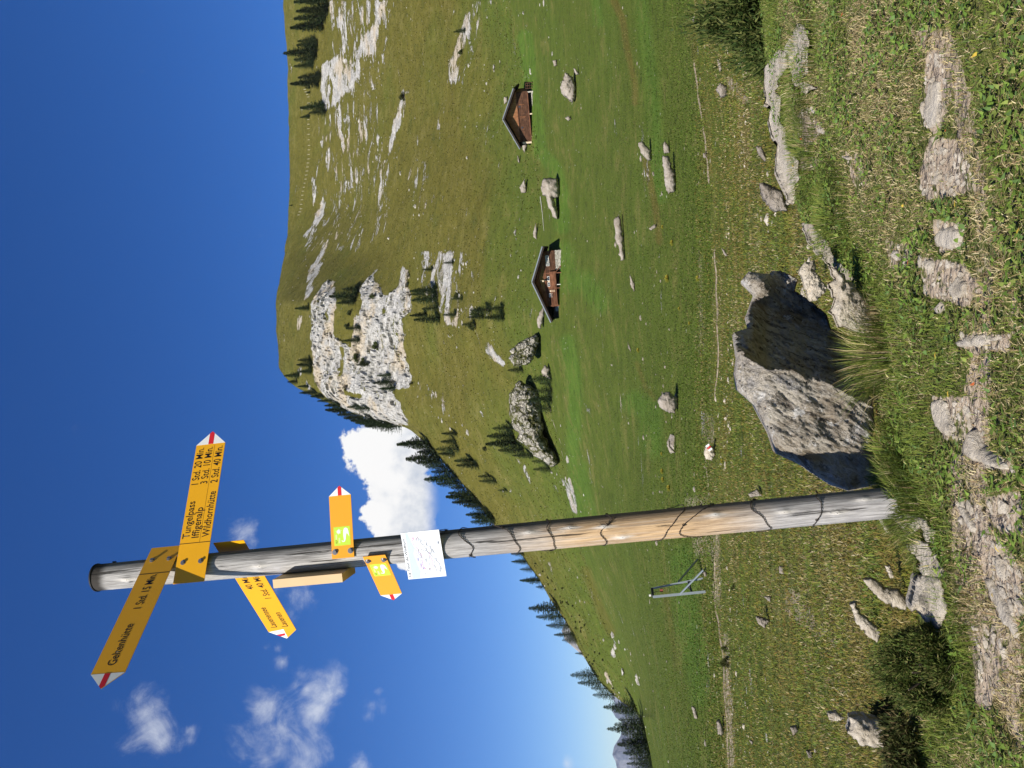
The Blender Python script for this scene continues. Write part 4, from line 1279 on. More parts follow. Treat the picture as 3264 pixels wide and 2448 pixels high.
def wood_mat():
    m, t = new_mat('weathered_post_wood')
    O = t.n('ShaderNodeTexCoord').outputs['Object']
    sp = t.n('ShaderNodeSeparateXYZ', {0: O})
    # untilt: remove the lean so the grain follows the post
    x_ = t.m('SUBTRACT', sp.outputs[0], t.m('MULTIPLY', sp.outputs[2], float(AX[0] / AX[2])))
    y_ = t.m('SUBTRACT', sp.outputs[1], t.m('MULTIPLY', sp.outputs[2], float(AX[1] / AX[2])))
    cv = t.n('ShaderNodeCombineXYZ', {0: x_, 1: y_, 2: t.m('MULTIPLY', sp.outputs[2], .035)}).outputs[0]
    wob = t.n('ShaderNodeTexNoise', {'Vector': O, 'Scale': 2.2, 'Detail': 3.0}).outputs[1]
    cv2 = t.v('ADD', cv, t.v('MULTIPLY', wob, (.012, .012, 0)))
    g1 = t.noise(cv2, 160, 5, .7)
    g2 = t.noise(cv2, 55, 4, .6)
    g3 = t.noise(cv2, 420, 3, .7)
    big = t.noise(O, 1.6, 4, .6)
    grey = t.mix(t.ss(g1, .3, .7), (.17, .16, .155), (.47, .45, .43))
    grey = t.mix(t.ss(big, .35, .65), grey, t.mix(t.ss(g1, .3, .7), (.24, .225, .21), (.60, .58, .55)))
    tan = t.mix(t.ss(g1, .3, .7), (.38, .24, .12), (.66, .45, .24))
    z = t.m('ADD', sp.outputs[2], t.m('MULTIPLY', t.m('SUBTRACT', big, .5), .5))
    tm = t.m('MULTIPLY', t.ss(z, .45, .85), t.ss(z, 1.75, 1.30))
    c = t.mix(t.m('MULTIPLY', tm, t.ss(g2, .2, .55, .35, .9)), grey, tan)
    crack = t.ss(g2, .60, .66)
    c = t.mix(t.m('MULTIPLY', crack, .85), c, (.03, .026, .022))
    c = t.mix(t.m('MULTIPLY', t.ss(g3, .6, .7), .4), c, (.08, .07, .06))
    # shade painted into the wood on the side away from the sun
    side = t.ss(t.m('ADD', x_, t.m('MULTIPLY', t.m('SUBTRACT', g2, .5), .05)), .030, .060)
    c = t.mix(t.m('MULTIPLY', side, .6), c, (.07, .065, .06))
    top = t.ss(t.m('ADD', sp.outputs[2], t.m('MULTIPLY', t.m('SUBTRACT', g1, .5), .06)), PL - .09, PL - .04)
    c = t.mix(top, c, (.05, .045, .04))
    kn = t.n('ShaderNodeAttribute', attribute_name='knot').outputs['Fac']
    c = t.mix(t.ss(kn, .25, .7), c, (.62, .58, .52))
    c = t.mix(t.ss(kn, .82, .96), c, (.07, .05, .04))
    h = t.m('SUBTRACT', t.m('ADD', g1, t.m('MULTIPLY', g3, .3)), t.m('MULTIPLY', crack, 1.6))
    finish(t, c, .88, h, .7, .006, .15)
    return m


WOOD = wood_mat()
RB, RTOP = .0645, .0615
nseg, nring = 72, 420
u_ = np.array([1.0, 0, 0]) - AX * AX[0]
u_ /= np.linalg.norm(u_)
v_ = np.cross(AX, u_)
hh = np.linspace(-.25, PL, nring)
aa = np.arange(nseg) / nseg * 2 * np.pi
HH, AA = np.meshgrid(hh, aa, indexing='ij')
RAD = RB + (RTOP - RB) * np.clip(HH / PL, 0, 1)
RAD = RAD * (1 + .02 * fbm(np.stack([np.cos(AA) * .8, np.sin(AA) * .8, HH * 1.2], -1), 3))
RAD += fbm(np.stack([np.cos(AA) * 5, np.sin(AA) * 5, HH * .7], -1), 3) * .002
KN = np.zeros_like(RAD)
fa = -math.pi / 2
for xk, ak in ((1005, .5), (1200, .45), (1285, .5), (1355, .35), (1390, -.45), (1580, .45), (1715, .2), (1815, -.15), (1870, .5), (610, -.1), (300, -.2)):
    hk = (1943 - xk) / (1943 - 212) * PL
    da = np.angle(np.exp(1j * (AA - (fa + ak))))
    dd = ((da * .067) / .016) ** 2 + ((HH - hk) / .024) ** 2
    streak = ((da * .067) / .012) ** 2 + ((HH - hk) / .085) ** 2
    RAD += .0065 * np.exp(-dd)
    KN = np.maximum(KN, np.maximum(.62 * np.exp(-streak), 1.0 * np.exp(-dd * 3.2)))
PV = (u_[None, None] * np.cos(AA)[..., None] + v_[None, None] * np.sin(AA)[..., None]) * RAD[..., None] + AX * HH[..., None]
fi, fj = np.meshgrid(np.arange(nring - 1), np.arange(nseg), indexing='ij')
fq = np.stack([fi * nseg + fj, fi * nseg + (fj + 1) % nseg, (fi + 1) * nseg + (fj + 1) % nseg, (fi + 1) * nseg + fj], -1).reshape(-1, 4)
link('post', mesh_np('post', PV.reshape(-1, 3), fq, True, {'knot': KN.reshape(-1)}), WOOD, post)
BLACK = simple('black_tar', (.014, .014, .015), .7, .3, 30)
mb = MB()
c = [Vector(AX * (PL + dz)) for dz in (-.001, .006)]
ring = lambda cc, r: [tuple(cc + Vector(u_) * math.cos(a) * r + Vector(v_) * math.sin(a) * r) for a in np.arange(32) / 32 * 6.2832]
mb.add(ring(c[0], .0655) + ring(c[1], .0645), [tuple(range(32))[::-1], tuple(range(32, 64))] + [(i, (i + 1) % 32, 32 + (i + 1) % 32, 32 + i) for i in range(32)])
mb.build('post_cap', BLACK, post)

YEL = simple('yellow_enamel', (.82, .40, .008), .38, .07, 9, spec=.4, bump=0)
YEL2 = simple('orange_yellow_enamel', (.82, .36, .022), .38, .04, 3, spec=.4, bump=0)
INK = simple('black_lettering', (.012, .010, .010), .45, .1)
STEEL = simple('bolt_steel', (.32, .31, .30), .38, .2, 40, metal=.8)
LIME = simple('lime_sticker', (.52, .72, .06), .45, .05)
PALEMARK = simple('sticker_white', (.86, .88, .80), .5, .04)


def post_axis(xpx, ypx):
    """point of the post axis nearest to the ray"""
    d = ray(xpx, ypx)
    w0 = -np.array(pb)
    a, b, c_ = 1.0, float(d @ AX), 1.0
    dd, e = float(d @ w0), float(AX @ w0)
    den = a * c_ - b * b
    return np.array(pb) + AX * ((a * e - b * dd) / den)


class Plate:
    """a flat plate square to the post; its direction follows from where its two ends are seen"""
    def __init__(self, right_mid, left_mid, pivot, front=True, off=None):
        C = post_axis(*pivot)
        off = off if off is not None else .074
        P = C.copy()
        for _ in range(4):
            ends = []
            for px in (left_mid, right_mid):
                d = ray(*px)
                ends.append(d * (float(P @ AX) / float(d @ AX)))
            ex = ends[1] - ends[0]
            self.len = np.linalg.norm(ex)
            ex /= self.len
            ez = np.cross(ex, AX)
            if ez @ np.array([0, -1, 0]) < 0: ez = -ez
            P = C + ez * (off if front else -off)
            # distances along ez: shift the plane so it really touches the post
            far_ = ends[0] - (ends[0] - P) @ ez * 0
        # final plane: through P, spanned by ex and AX
        self.ex, self.ey, self.ez = ex, AX, ez
        def on(px):
            d = ray(*px)
            return d * (float(P @ ez) / float(d @ ez))
        self.on = on
        self.o = on(left_mid)
        self.o = self.o - 0
        self.w = float((on(right_mid) - self.o) @ ex)
        self.P = P

    def pt(self, x, y, z=0.0):
        return pw(self.o + self.ex * x + self.ey * y + self.ez * z)

    def poly(self, name, pts, mat, parent, z0, z1):
        n = len(pts)
        mb = MB()
        A = [self.pt(x, y, z0) for x, y in pts]
        B = [self.pt(x, y, z1) for x, y in pts]
        mb.add([tuple(v) for v in A + B], [tuple(range(n)), tuple(range(n, 2 * n))[::-1]] + [(i, n + i, n + (i + 1) % n, (i + 1) % n) for i in range(n)])
        return mb.build(name, mat, parent)

    def text(self, s, x0, x1, y0, h, parent, mat=INK, name='lettering'):
        cu = bpy.data.curves.new('t', 'FONT')
        cu.body = s
        cu.size = 1
        cu.offset = .003
        to = bpy.data.objects.new('t', cu)
        COL.objects.link(to)
        dg = bpy.context.evaluated_depsgraph_get()
        me = bpy.data.meshes.new_from_object(to.evaluated_get(dg))
        bpy.data.objects.remove(to)
        V = np.empty(len(me.vertices) * 3, np.float32)
        me.vertices.foreach_get('co', V)
        V = V.reshape(-1, 3)
        sx = (x1 - x0) / (V[:, 0].max() - V[:, 0].min())
        sy = h / .70
        mx = V[:, 0].min()
        W = np.array([self.pt(x0 + (a - mx) * sx, y0 + b * sy, .0022) for a, b, _ in V])
        me.vertices.foreach_set('co', W.astype(np.float32).ravel())
        me.materials.clear()
        me.update()
        return link(name, me, mat, parent)

    def bolt(self, x, y, parent, r=.008):
        mb = MB()
        h6 = [(x + math.cos(a) * r, y + math.sin(a) * r) for a in np.arange(6) * math.pi / 3]
        w12 = [(x + math.cos(a) * r * 1.5, y + math.sin(a) * r * 1.5) for a in np.arange(14) * math.pi / 7]
        for pts, z0, z1 in ((w12, .0015, .0035), (h6, .0035, .010)):
            n = len(pts)
            A = [self.pt(a, b, z0) for a, b in pts]
            B = [self.pt(a, b, z1) for a, b in pts]
            mb.add([tuple(v) for v in A + B], [tuple(range(n)), tuple(range(n, 2 * n))] + [(i, n + i, n + (i + 1) % n, (i + 1) % n) for i in range(n)])
        return mb.build('bolt', STEEL, parent)


def src(pts):                     # source pixels -> 2212 units
    return [(a / S, b / S) for a, b in pts]


def mid(a, b):
    return ((a[0] + b[0]) / 2, (a[1] + b[1]) / 2)


def arrow_sign(base, sh, tip, pivot, side, hgt, mat, label, front=True, off=None, line=.27, half=False):
    """side +1: points to the right end. Returns plate, plate object, length from base to shoulder"""
    base, sh, tip = src(base), src(sh), src([tip])[0]
    bm, sm = mid(*base), mid(*sh)
    pl = Plate(bm if side < 0 else sm, sm if side < 0 else bm, pivot, front, off)
    L = pl.w
    tp = .070 if hgt > .12 else .044
    H = hgt / 2
    if side > 0:
        outline = [(0, -H), (L, -H), (L + tp, 0), (L, H), (0, H)]
        tipp = [(L, -H), (L + tp, 0), (L, H)]
        red = [(L, -H * .17), (L + tp * .83, -H * .17), (L + tp, 0), (L + tp * .83, H * .17), (L, H * .17)]
    else:
        outline = [(-tp, 0), (0, -H), (L, -H), (L, H), (0, H)]
        tipp = [(-tp, 0), (0, -H), (0, H)]
        red = [(0, H * .17), (-tp * .83, H * .17), (-tp, 0), (-tp * .83, -H * .17), (0, -H * .17)]
    plate = pl.poly('direction_sign', outline, mat, post, -.0015, .0015)
    plate['label'] = label
    ins = .0008
    if half:
        tipp = [(-tp + ins, 0), (0, H - ins), (L * .02, H * -.15), (-tp * .86, -H * .12)]
        red = [(-tp * .42, H * .56), (-tp * .65, H * .33), (-tp * .55, -.03 * H), (-tp * .30, -.08 * H)]
    pl.poly('arrow_tip', tipp, WHITE, plate, .0016, .0020)
    pl.poly('red_stripe', red, RED, plate, .0021, .0025)
    if line:
        lx = L * line if side > 0 else L * (1 - line)
        pl.poly('divider_line', [(lx - .0014, -H), (lx + .0014, -H), (lx + .0014, H), (lx - .0014, H)], INK, plate, .0016, .0021)
    return pl, plate, L, H


# the long sign pointing left and towards the viewer
pa, oa, La, Ha = arrow_sign([(475.2, 1748.6), (588, 1737.8)], [(284.6, 2151.7), (403.4, 2142.5)], (324, 2192.7), (345, 1233), -1, .150, YEL, 'long yellow sign reading Geltenhütte, in grazing light', off=.068, line=.235)
pa.text('Geltenhütte', La * .055, La * .355, -.015, .038, oa)
pa.text('1 Std. 15 Min.', La * .475, La * .755, -.015, .038, oa)
for yy in (.042, -.042): pa.bolt(La * .885, yy, oa)
# the long sign pointing right
pB, oB, Lb, Hb = arrow_sign([(546.9, 1860.8), (655.5, 1854.6)], [(622.2, 1420.7), (722.6, 1410.5)], (678.5, 1377.2), (415, 1228), 1, .150, YEL, 'yellow sign with three destinations, Tungelpass uppermost', off=.076)
for s1, s2, yy, xa in (('Tungelpass', '1 Std. 20 Min.', .032, .305), ('Iffigenalp', '3 Std. 10 Min.', -.0135, .305), ('Wildhornhütte', '2 Std. 40 Min.', -.065, .305)):
    wd_ = {'Tungelpass': .265, 'Iffigenalp': .215, 'Wildhornhütte': .325}[s1]
    pB.text(s1, Lb * xa, Lb * (xa + wd_), yy, .036, oB)
    pB.text(s2, Lb * .695, Lb * .975, yy, .036, oB)
pB.poly('thin_line', [(Lb * .27, -.0225), (Lb * .99, -.0225), (Lb * .99, -.0216), (Lb * .27, -.0216)], INK, oB, .0016, .0019)
for yy in (.043, -.043): pB.bolt(Lb * .14, yy, oB)
# the sign behind the post, pointing left and away
pC, oC, Lc, Hc = arrow_sign([(676, 1731.8), (780.2, 1720.4)], [(851.9, 2015.3), (948.1, 2005.1)], (914.4, 2034.2), (512, 1222), -1, .150, YEL, 'yellow sign behind the post reading Lauenensee and Lauenen', front=False, off=.085, line=0, half=True)
pC.text('Lauenensee', Lc * .05, Lc * .29, .014, .034, oC)
pC.text('40 Min.', Lc * .50, Lc * .66, .014, .034, oC)
pC.text('Lauenen', Lc * .05, Lc * .22, -.045, .034, oC)
pC.text('1 Std. 40 Min.', Lc * .385, Lc * .66, -.045, .034, oC)
# two small signs
for args, side, lab in ((([(1057.7, 1781.6), (1130.4, 1776.2)], [(1046.8, 1582.7), (1120.1, 1576)], (1082.1, 1540.7), (737, 1198)), 1, 'short yellow sign pointing right with a lime trail sticker'),
                        (([(1152.6, 1776.7), (1231.3, 1765.9)], [(1210.9, 1897.4), (1282.8, 1890.1)], (1257, 1915.6), (800, 1190)), -1, 'short yellow sign pointing left with a lime trail sticker')):
    p_, o2, L, H = arrow_sign(*args, side, .102, YEL2, lab, off=.068, line=0)
    b0 = 0 if side > 0 else L
    sg = 1 if side > 0 else -1
    for yy in (.036, -.036): p_.bolt(b0 + sg * L * .105, yy, o2, .0085)
    xs0, xs1 = sorted((b0 + sg * L * .20, b0 + sg * L * .50))
    st = p_.poly('trail_sticker', [(xs0, -.039), (xs1, -.039), (xs1, .037), (xs0, .037)], LIME, o2, .0016, .0020)
    wx = xs1 - xs0
    P_ = lambda a, b: (xs0 + wx * a, -.039 + .076 * b)
    sw = [P_(*q_) for q_ in ((.17, .44), (.21, .52), (.28, .55), (.22, .42), (.28, .40), (.52, .43), (.78, .42), (.90, .36), (.93, .26), (.88, .15), (.72, .10), (.44, .07), (.58, .15), (.64, .21), (.56, .25), (.32, .29), (.20, .34))]
    p_.poly('white_swoosh', sw, PALEMARK, o2, .0021, .0024)
    fl = []
    for k in range(20):
        a = k / 20 * 2 * math.pi
        rr = .0135 * (1 if k % 2 == 0 else .45) * (1 + .2 * math.sin(k * 2.1))
        cx, cy = P_(.74, .70)
        fl.append((cx + rr * math.cos(a), cy + rr * math.sin(a)))
    p_.poly('white_flower', fl, PALEMARK, o2, .0021, .0024)
    p_.text('ALP', xs0 + wx * .12, xs0 + wx * .30, .022, .0085, o2, INK, 'sticker_lettering')
    for (a0, a1, b0_, b1_) in ((.33, .60, .80, .90), (.13, .42, .62, .72)):   # worn, unreadable pale line
        p_.poly('worn_lettering', [P_(a0, b0_), P_(a1, b0_), P_(a1, b1_), P_(a0, b1_)], simple('worn_pale_print', (.66, .80, .28), .5, .05), o2, .0021, .0023)

# map plate
MAPW = simple('map_white', (.80, .82, .84), .35, .03, 3, spec=.45)
MAPB = simple('map_pale_blue', (.52, .68, .84), .35, .08, 12, spec=.4)
MAPL = simple('map_lilac', (.60, .60, .80), .35, .10, 25, spec=.4)
MAPP = simple('map_pink_line', (.80, .45, .58), .4, .1)
MAPG = simple('map_grey_line', (.40, .42, .48), .4, .1)
corn = src([(1277.4, 1697.5), (1397.6, 1689.4), (1422, 1837.2), (1303.2, 1845.4)])
pM = Plate(mid(corn[0], corn[1]), mid(corn[2], corn[3]), (905, 1190), True, .072)
W_, H_ = pM.w, .172
mp = pM.poly('map_board', [(0, -H_ / 2), (W_, -H_ / 2), (W_, H_ / 2), (0, H_ / 2)], MAPW, post, -.0015, .0015)
mp['label'] = 'white map board with pink route lines and a title'
pM.poly('blue_band', [(.002, H_ * .18), (W_ * .35, H_ * .10), (W_ * .55, H_ * .16), (W_ - .002, H_ * .33), (W_ - .002, H_ * .39), (.002, H_ * .39)], MAPB, mp, .0016, .0018)
pM.poly('lilac_relief', [(W_ * .12, H_ * .14), (W_ * .22, H_ * .02), (W_ * .34, H_ * .06), (W_ * .5, H_ * .09), (W_ * .66, H_ * .20), (W_ * .55, H_ * .26), (W_ * .3, H_ * .20)], MAPL, mp, .0019, .0021)
pM.text('Le Tour du Wildhorn', W_ * .06, W_ * .88, H_ * .415, .0115, mp, INK, 'map_title')


def mline(pts, wd, mat, nm='route_line', z=.0023):
    for (x0, y0), (x1, y1) in zip(pts[:-1], pts[1:]):
        dx, dy = (x1 - x0) * W_, (y1 - y0) * H_
        L_ = math.hypot(dx, dy)
        nx_, ny_ = -dy / L_ * wd / 2, dx / L_ * wd / 2
        yield [(x0 * W_ + nx_, y0 * H_ + ny_), (x0 * W_ - nx_, y0 * H_ - ny_), (x1 * W_ - nx_, y1 * H_ - ny_), (x1 * W_ + nx_, y1 * H_ + ny_)]


def mesh_lines(lines, wd, mat, nm, z):
    mb = MB()
    for pts in lines:
        for q4 in mline(pts, wd, mat):
            A = [pM.pt(x, y, z) for x, y in q4]
            B = [pM.pt(x, y, z + .0003) for x, y in q4]
            mb.hexa([tuple(v) for v in A + B])
    return mb.build(nm, mat, mp)


g = random.Random(3)
def wig(x0, y0, x1, y1, n=7, a=.03):
    return [(x0 + (x1 - x0) * k / n + g.uniform(-a, a) * (0 < k < n), y0 + (y1 - y0) * k / n + g.uniform(-a, a) * (0 < k < n)) for k in range(n + 1)]
mesh_lines([wig(.25, .12, .4, .02), wig(.4, .02, .78, .22), wig(.25, .12, .15, -.05), wig(.8, .22, .92, .14), wig(.84, .2, .9, .06, 5, .05), wig(.15, -.05, .25, -.22), wig(.25, -.22, .55, -.15)], .0013, MAPP, 'route_line', .0023)
mesh_lines([wig(.9, .1, .55, -.12, 9, .02), wig(.55, -.12, .3, -.35, 9, .03), wig(.3, -.35, .12, -.38), wig(.62, .05, .5, -.2), wig(.8, -.1, .5, -.3, 9, .05)], .0013, MAPG, 'trail_line', .0028)
mesh_lines([[(a, b), (a + g.uniform(.04, .09), b)] for a, b in [(g.uniform(.05, .85), g.uniform(-.44, .2)) for _ in range(34)]], .0014, MAPG, 'map_caption', .0033)

# raw timber block on the left of the post
FRESH = simple('fresh_timber', (.66, .47, .26), .7, .14, 10, bump=.15)
c1 = post_axis(880 / 1.4756, 1250)
h0 = float((post_axis(757, 1230) - pb) @ AX)
h1 = float((post_axis(612, 1250) - pb) @ AX)
mb = MB()
ol = -.064
y0_, y1_ = -.130, .05
vs = []
for hz in (h0, h1):
    for (a, b) in ((ol - .034, y0_), (ol + .004, y0_), (ol + .004, y1_), (ol - .034, y1_)):
        vs.append(tuple(Vector(u_) * a + Vector((0, 1, 0)) * b + Vector(AX) * hz))
mb.hexa(vs)
ob = mb.build('timber_block', FRESH, post)
ob['label'] = 'fresh pale board screwed to the left side of the post'
# edge-on sign at the top right with its bolts
mb = MB()
vs = []
ha, hb = float((post_axis(222, 1218) - pb) @ AX), float((post_axis(352, 1208) - pb) @ AX)
pc_ = ray(285, 1216) * (depth_y / ray(285, 1216)[1])
go = pc_ - AX * float(pc_ @ AX)
go /= np.linalg.norm(go)
acr = np.cross(AX, go)
acr = acr if acr[0] > 0 else -acr
mid_h = float((pc_ - pb) @ AX)
for hz in (hb, ha):
    for a, b in ((-.0025, -.02), (.0025, -.02), (.0025, .55), (-.0025, .55)):
        vs.append(tuple(Vector(pc_ - pb) + Vector(go) * b + Vector(acr) * a + Vector(AX) * (hz - mid_h)))
mb.hexa(vs)
ob = mb.build('direction_sign', YEL, post)
ob['label'] = 'yellow sign seen edge-on at the top of the post'
for hz in (ha - .045, hb + .02):
    mb = MB()
    p0 = Vector(pc_ - pb) + Vector(go) * .03 + Vector(AX) * (hz - mid_h) + Vector(acr) * .002
    mb.tube([p0, p0 + Vector(acr) * .014], .009, 6)
    mb.build('bolt', BLACK, ob)
# wire wound round the post
WIRE = simple('rusty_wire', (.045, .035, .030), .6, .3, 60, metal=.3)
turns = [(905, 985), (1015, 1040), (1095, 1125), (1150, 1165), (1225, 1260), (1330, 1350), (1420, 1445), (1500, 1515), (1585, 1610), (1685, 1720), (1800, 1850)]
pts = []
angs = []
hs = np.interp(np.linspace(0, 9, 900), np.arange(10), [(1943 - x) / (1943 - 212) * PL for x in (925, 1020, 1115, 1165, 1290, 1400, 1500, 1610, 1715, 1835)])
al = np.linspace(0, 9 * 2 * math.pi, 900) + math.pi * .4
wob = fbm(np.stack([al * .25, al * 0, al * 0], -1), 3)
for k in range(900):
    hz = hs[k] + .075 * math.sin(al[k] + .9 + wob[k] * 5) + wob[k] * .16
    R_ = RB + (RTOP - RB) * hz / PL + .004 + max(0, wob[(k * 3) % 900] - .12) * .10 * max(0, math.cos(al[k]))
    base_ = AX * hz + (u_ * math.cos(al[k]) + v_ * math.sin(al[k])) * R_
    tw = k * 1.05
    pts.append(base_)
for s_ in (0, math.pi):
    mb = MB()
    mb.tube([Vector(p + AX * .0020 * math.cos(i * 1.1 + s_) + (u_ * math.cos(al[i]) + v_ * math.sin(al[i])) * .0020 * math.sin(i * 1.1 + s_)) for i, p in enumerate(pts)], .0011, 5)
    mb.build('wire', WIRE, post, True)
for k in range(14, 900, 64):
    p = Vector(pts[k])
    mb = MB()
    for j in range(4):
        d = Vector((random.gauss(0, 1), random.gauss(0, 1), random.gauss(0, 1))).normalized()
        mb.tube([p, p + d * random.uniform(.010, .018)], .0013, 4)
    for j in range(9):
        a_ = j * 1.6
        mb.tube([p + Vector((math.cos(a_), math.sin(a_), (j - 4) * .35)) * .004, p + Vector((math.cos(a_ + 1.6), math.sin(a_ + 1.6), (j - 3) * .35)) * .004], .0012, 4)
    mb.build('wire_barb', WIRE, post)

# ------------------------------------------------------------------ grass
def blades(P, h, wd, lean, col, seed, curl=.5):
    g = np.random.default_rng(seed)
    n = len(P)
    az = g.uniform(0, 2 * math.pi, n)
    ld = np.stack([np.cos(az), np.sin(az), np.zeros(n)], -1)
    sd = np.stack([-np.sin(az), np.cos(az), np.zeros(n)], -1)
    tw = g.uniform(-.7, .7, n)[:, None]
    sd = sd * np.cos(tw) + ld * np.sin(tw)
    upv = np.array([0, 0, 1.0])
    m_ = P + (ld * (lean * h * .35)[:, None] + upv * (h * .6 * np.cos(lean))[:, None])
    tp = P + (ld * (lean * h * (1.0 + curl * .3))[:, None] + upv * (h * np.cos(lean) * (1 - curl * .15))[:, None])
    hw = (wd / 2)[:, None]
    V = np.stack([P - sd * hw, P + sd * hw, m_ - sd * hw * .8, m_ + sd * hw * .8, tp], 1)
    T = np.array([(0, 1, 3), (0, 3, 2), (2, 3, 4)])
    Fc = (T[None] + (np.arange(n) * 5)[:, None, None]).reshape(-1, 3)
    C = np.repeat(col[:, None, :], 5, 1)
    return V.reshape(-1, 3), Fc, C.reshape(-1, 3)


def sample(n, rlo, rhi, seed, thl=.50, power=None):
    g = np.random.default_rng(seed)
    th = g.uniform(-thl, thl, n)
    if power == 'log': r = np.exp(g.uniform(math.log(rlo), math.log(rhi), n))
    else: r = np.sqrt(g.uniform(rlo ** 2, rhi ** 2, n))
    x, y = np.sin(th) * r, np.cos(th) * r
    return np.stack([x, y, ground_z(x, y)], -1), th, r, g


GREENS = np.array([1.15, 1.06, .9]) * np.array([(.125, .180, .034), (.155, .215, .045), (.095, .150, .028), (.195, .225, .060), (.11, .17, .055)])
STRAWS = 1.15 * np.array([(.46, .38, .19), (.37, .30, .145), (.52, .44, .26), (.30, .235, .11), (.24, .165, .09)])
MOSS = np.array([1.2, 1.25, .9]) * np.array([(.110, .120, .026), (.15, .145, .032), (.085, .10, .024), (.17, .15, .045), (.15, .095, .035)])


def pick(g, arr, n):
    return arr[g.integers(0, len(arr), n)] * g.uniform(.75, 1.3, (n, 1))


Vs, Fs, Cs = [], [], []
off = 0


def put(v, f, c):
    global off
    Vs.append(v)
    Fs.append(f + off)
    Cs.append(c)
    off += len(v)


# knoll turf
P, th, r, g = sample(330000, 2.25, 7.6, 21)
ok = r < edge_r(th) + .12
P, th, r = P[ok], th[ok], r[ok]
dirt = samp('dirt', P)
bare = samp('bare', P)
patch = fbm(P / .45, 4)
patch2 = fbm(P / .12 + 7, 3)
dens = np.clip(1.05 - 1.35 * ss(dirt + patch2 * .6, .18, .52) - .60 * bare + patch * .9, .05, 1)
ok = g.random(len(P)) < dens
P, th, r, dirt, bare, patch, patch2 = (a[ok] for a in (P, th, r, dirt, bare, patch, patch2))
px_, py_ = proj(P)
keep_ = np.ones(len(P), bool)
for q_ in NOGRASS:
    keep_ &= ~inside(q_, px_, py_)
keep_ |= g.random(len(P)) < .17
P, th, r, dirt, bare, patch, patch2 = (a[keep_] for a in (P, th, r, dirt, bare, patch, patch2))
n = len(P)
lushk = np.clip(1 - np.abs(r - edge_r(th) + .45) / .5, 0, 1)       # greener, taller towards the rim
straw = g.random(n) < np.clip(.56 + .50 * bare + patch * 1.2 + dirt * .45 - .46 * lushk, .06, .93)
col = np.where(straw[:, None], pick(g, STRAWS, n), pick(g, GREENS, n))
h = np.where(straw, g.uniform(.010, .032, n), g.uniform(.014, .036, n)) * (1 + .5 * lushk + patch * .7) * (1 - .45 * np.clip(dirt, 0, 1))
lean = np.where(straw, g.uniform(.6, 1.5, n), g.uniform(.15, 1.2, n))
put(*blades(P, h, g.uniform(.0022, .0042, n), lean, col, 1))
# broad-leaved herbs (clover, lady's mantle)
P, th, r, g = sample(70000, 2.25, 7.4, 22)
ok = (r < edge_r(th) + .05) & (g.random(len(P)) < ss(fbm(P / .33 + 20, 3) - samp('dirt', P) * .6 - .25 * samp('bare', P), -.12, .25))
P = P[ok]
n = len(P)
P = P + np.array([0, 0, 1]) * g.uniform(.008, .035, n)[:, None]
put(*blades(P, g.uniform(.012, .026, n), g.uniform(.009, .018, n), g.uniform(.9, 1.6, n), pick(g, GREENS * np.array([.95, 1.1, 1.1]), n), 2, .2))
# a few yellow and red leaves
P, th, r, g = sample(170, 2.3, 7.2, 23)
P = P[r < edge_r(th)]
n = len(P)
P = P + np.array([0, 0, .03])
put(*blades(P, g.uniform(.012, .024, n), g.uniform(.008, .014, n), g.uniform(.9, 1.5, n), pick(g, np.array([(.6, .42, .06), (.45, .12, .04), (.55, .5, .2)]), n), 3, .2))
o_ = link('grass', mesh_np('grass', np.concatenate(Vs), np.concatenate(Fs), False, None, np.concatenate(Cs)), GRASS)
tag(o_, 'short green and straw coloured turf covering the knoll', 'grass', None, 'stuff')

# rough slope turf
Vs, Fs, Cs = [], [], []
off = 0
P, th, r, g = sample(230000, 4.2, 48, 31, .5, 'log')
ok = (r > edge_r(th) + .1)
P, th, r = P[ok], th[ok], r[ok]
pt_ = fbm(P / 1.3, 4)
pt2 = fbm(P / 4.0 + 3, 4)
pt3 = fbm(P / 2.2 + 13, 4)
keep_ = g.random(len(P)) > ss(samp('dirt', P) + pt_ * .6, .3, .7) * .8
P, th, r, pt_, pt2, pt3 = (a_[keep_] for a_ in (P, th, r, pt_, pt2, pt3))
n = len(P)
col = pick(g, MOSS, n)
gm = g.random(n) < np.clip(.30 + pt_ * 1.6 + pt3 * .8, .03, .9)
col = np.where(gm[:, None], pick(g, GREENS * .95, n), col)
rm_ = g.random(n) < np.clip(pt3 * -2.4 + .08, 0, .75)
col = np.where(rm_[:, None], pick(g, np.array([(.20, .155, .045), (.17, .14, .04), (.26, .21, .065)]), n), col)
sm = g.random(n) < np.clip(.12 + pt2 * .9, .03, .55)
col = np.where(sm[:, None], pick(g, STRAWS * .8, n), col)
sc_ = (r / 6) ** .55
put(*blades(P, g.uniform(.02, .05, n) * sc_ * (1 + pt_ * .8), g.uniform(.005, .011, n) * sc_ ** 1.2, g.uniform(.2, 1.3, n), col, 4))
o_ = link('slope_grass', mesh_np('slope_grass', np.concatenate(Vs), np.concatenate(Fs), False, None, np.concatenate(Cs)), GRASS)
tag(o_, 'mossy brown-green turf on the rough slope below the knoll', 'grass', None, 'stuff')

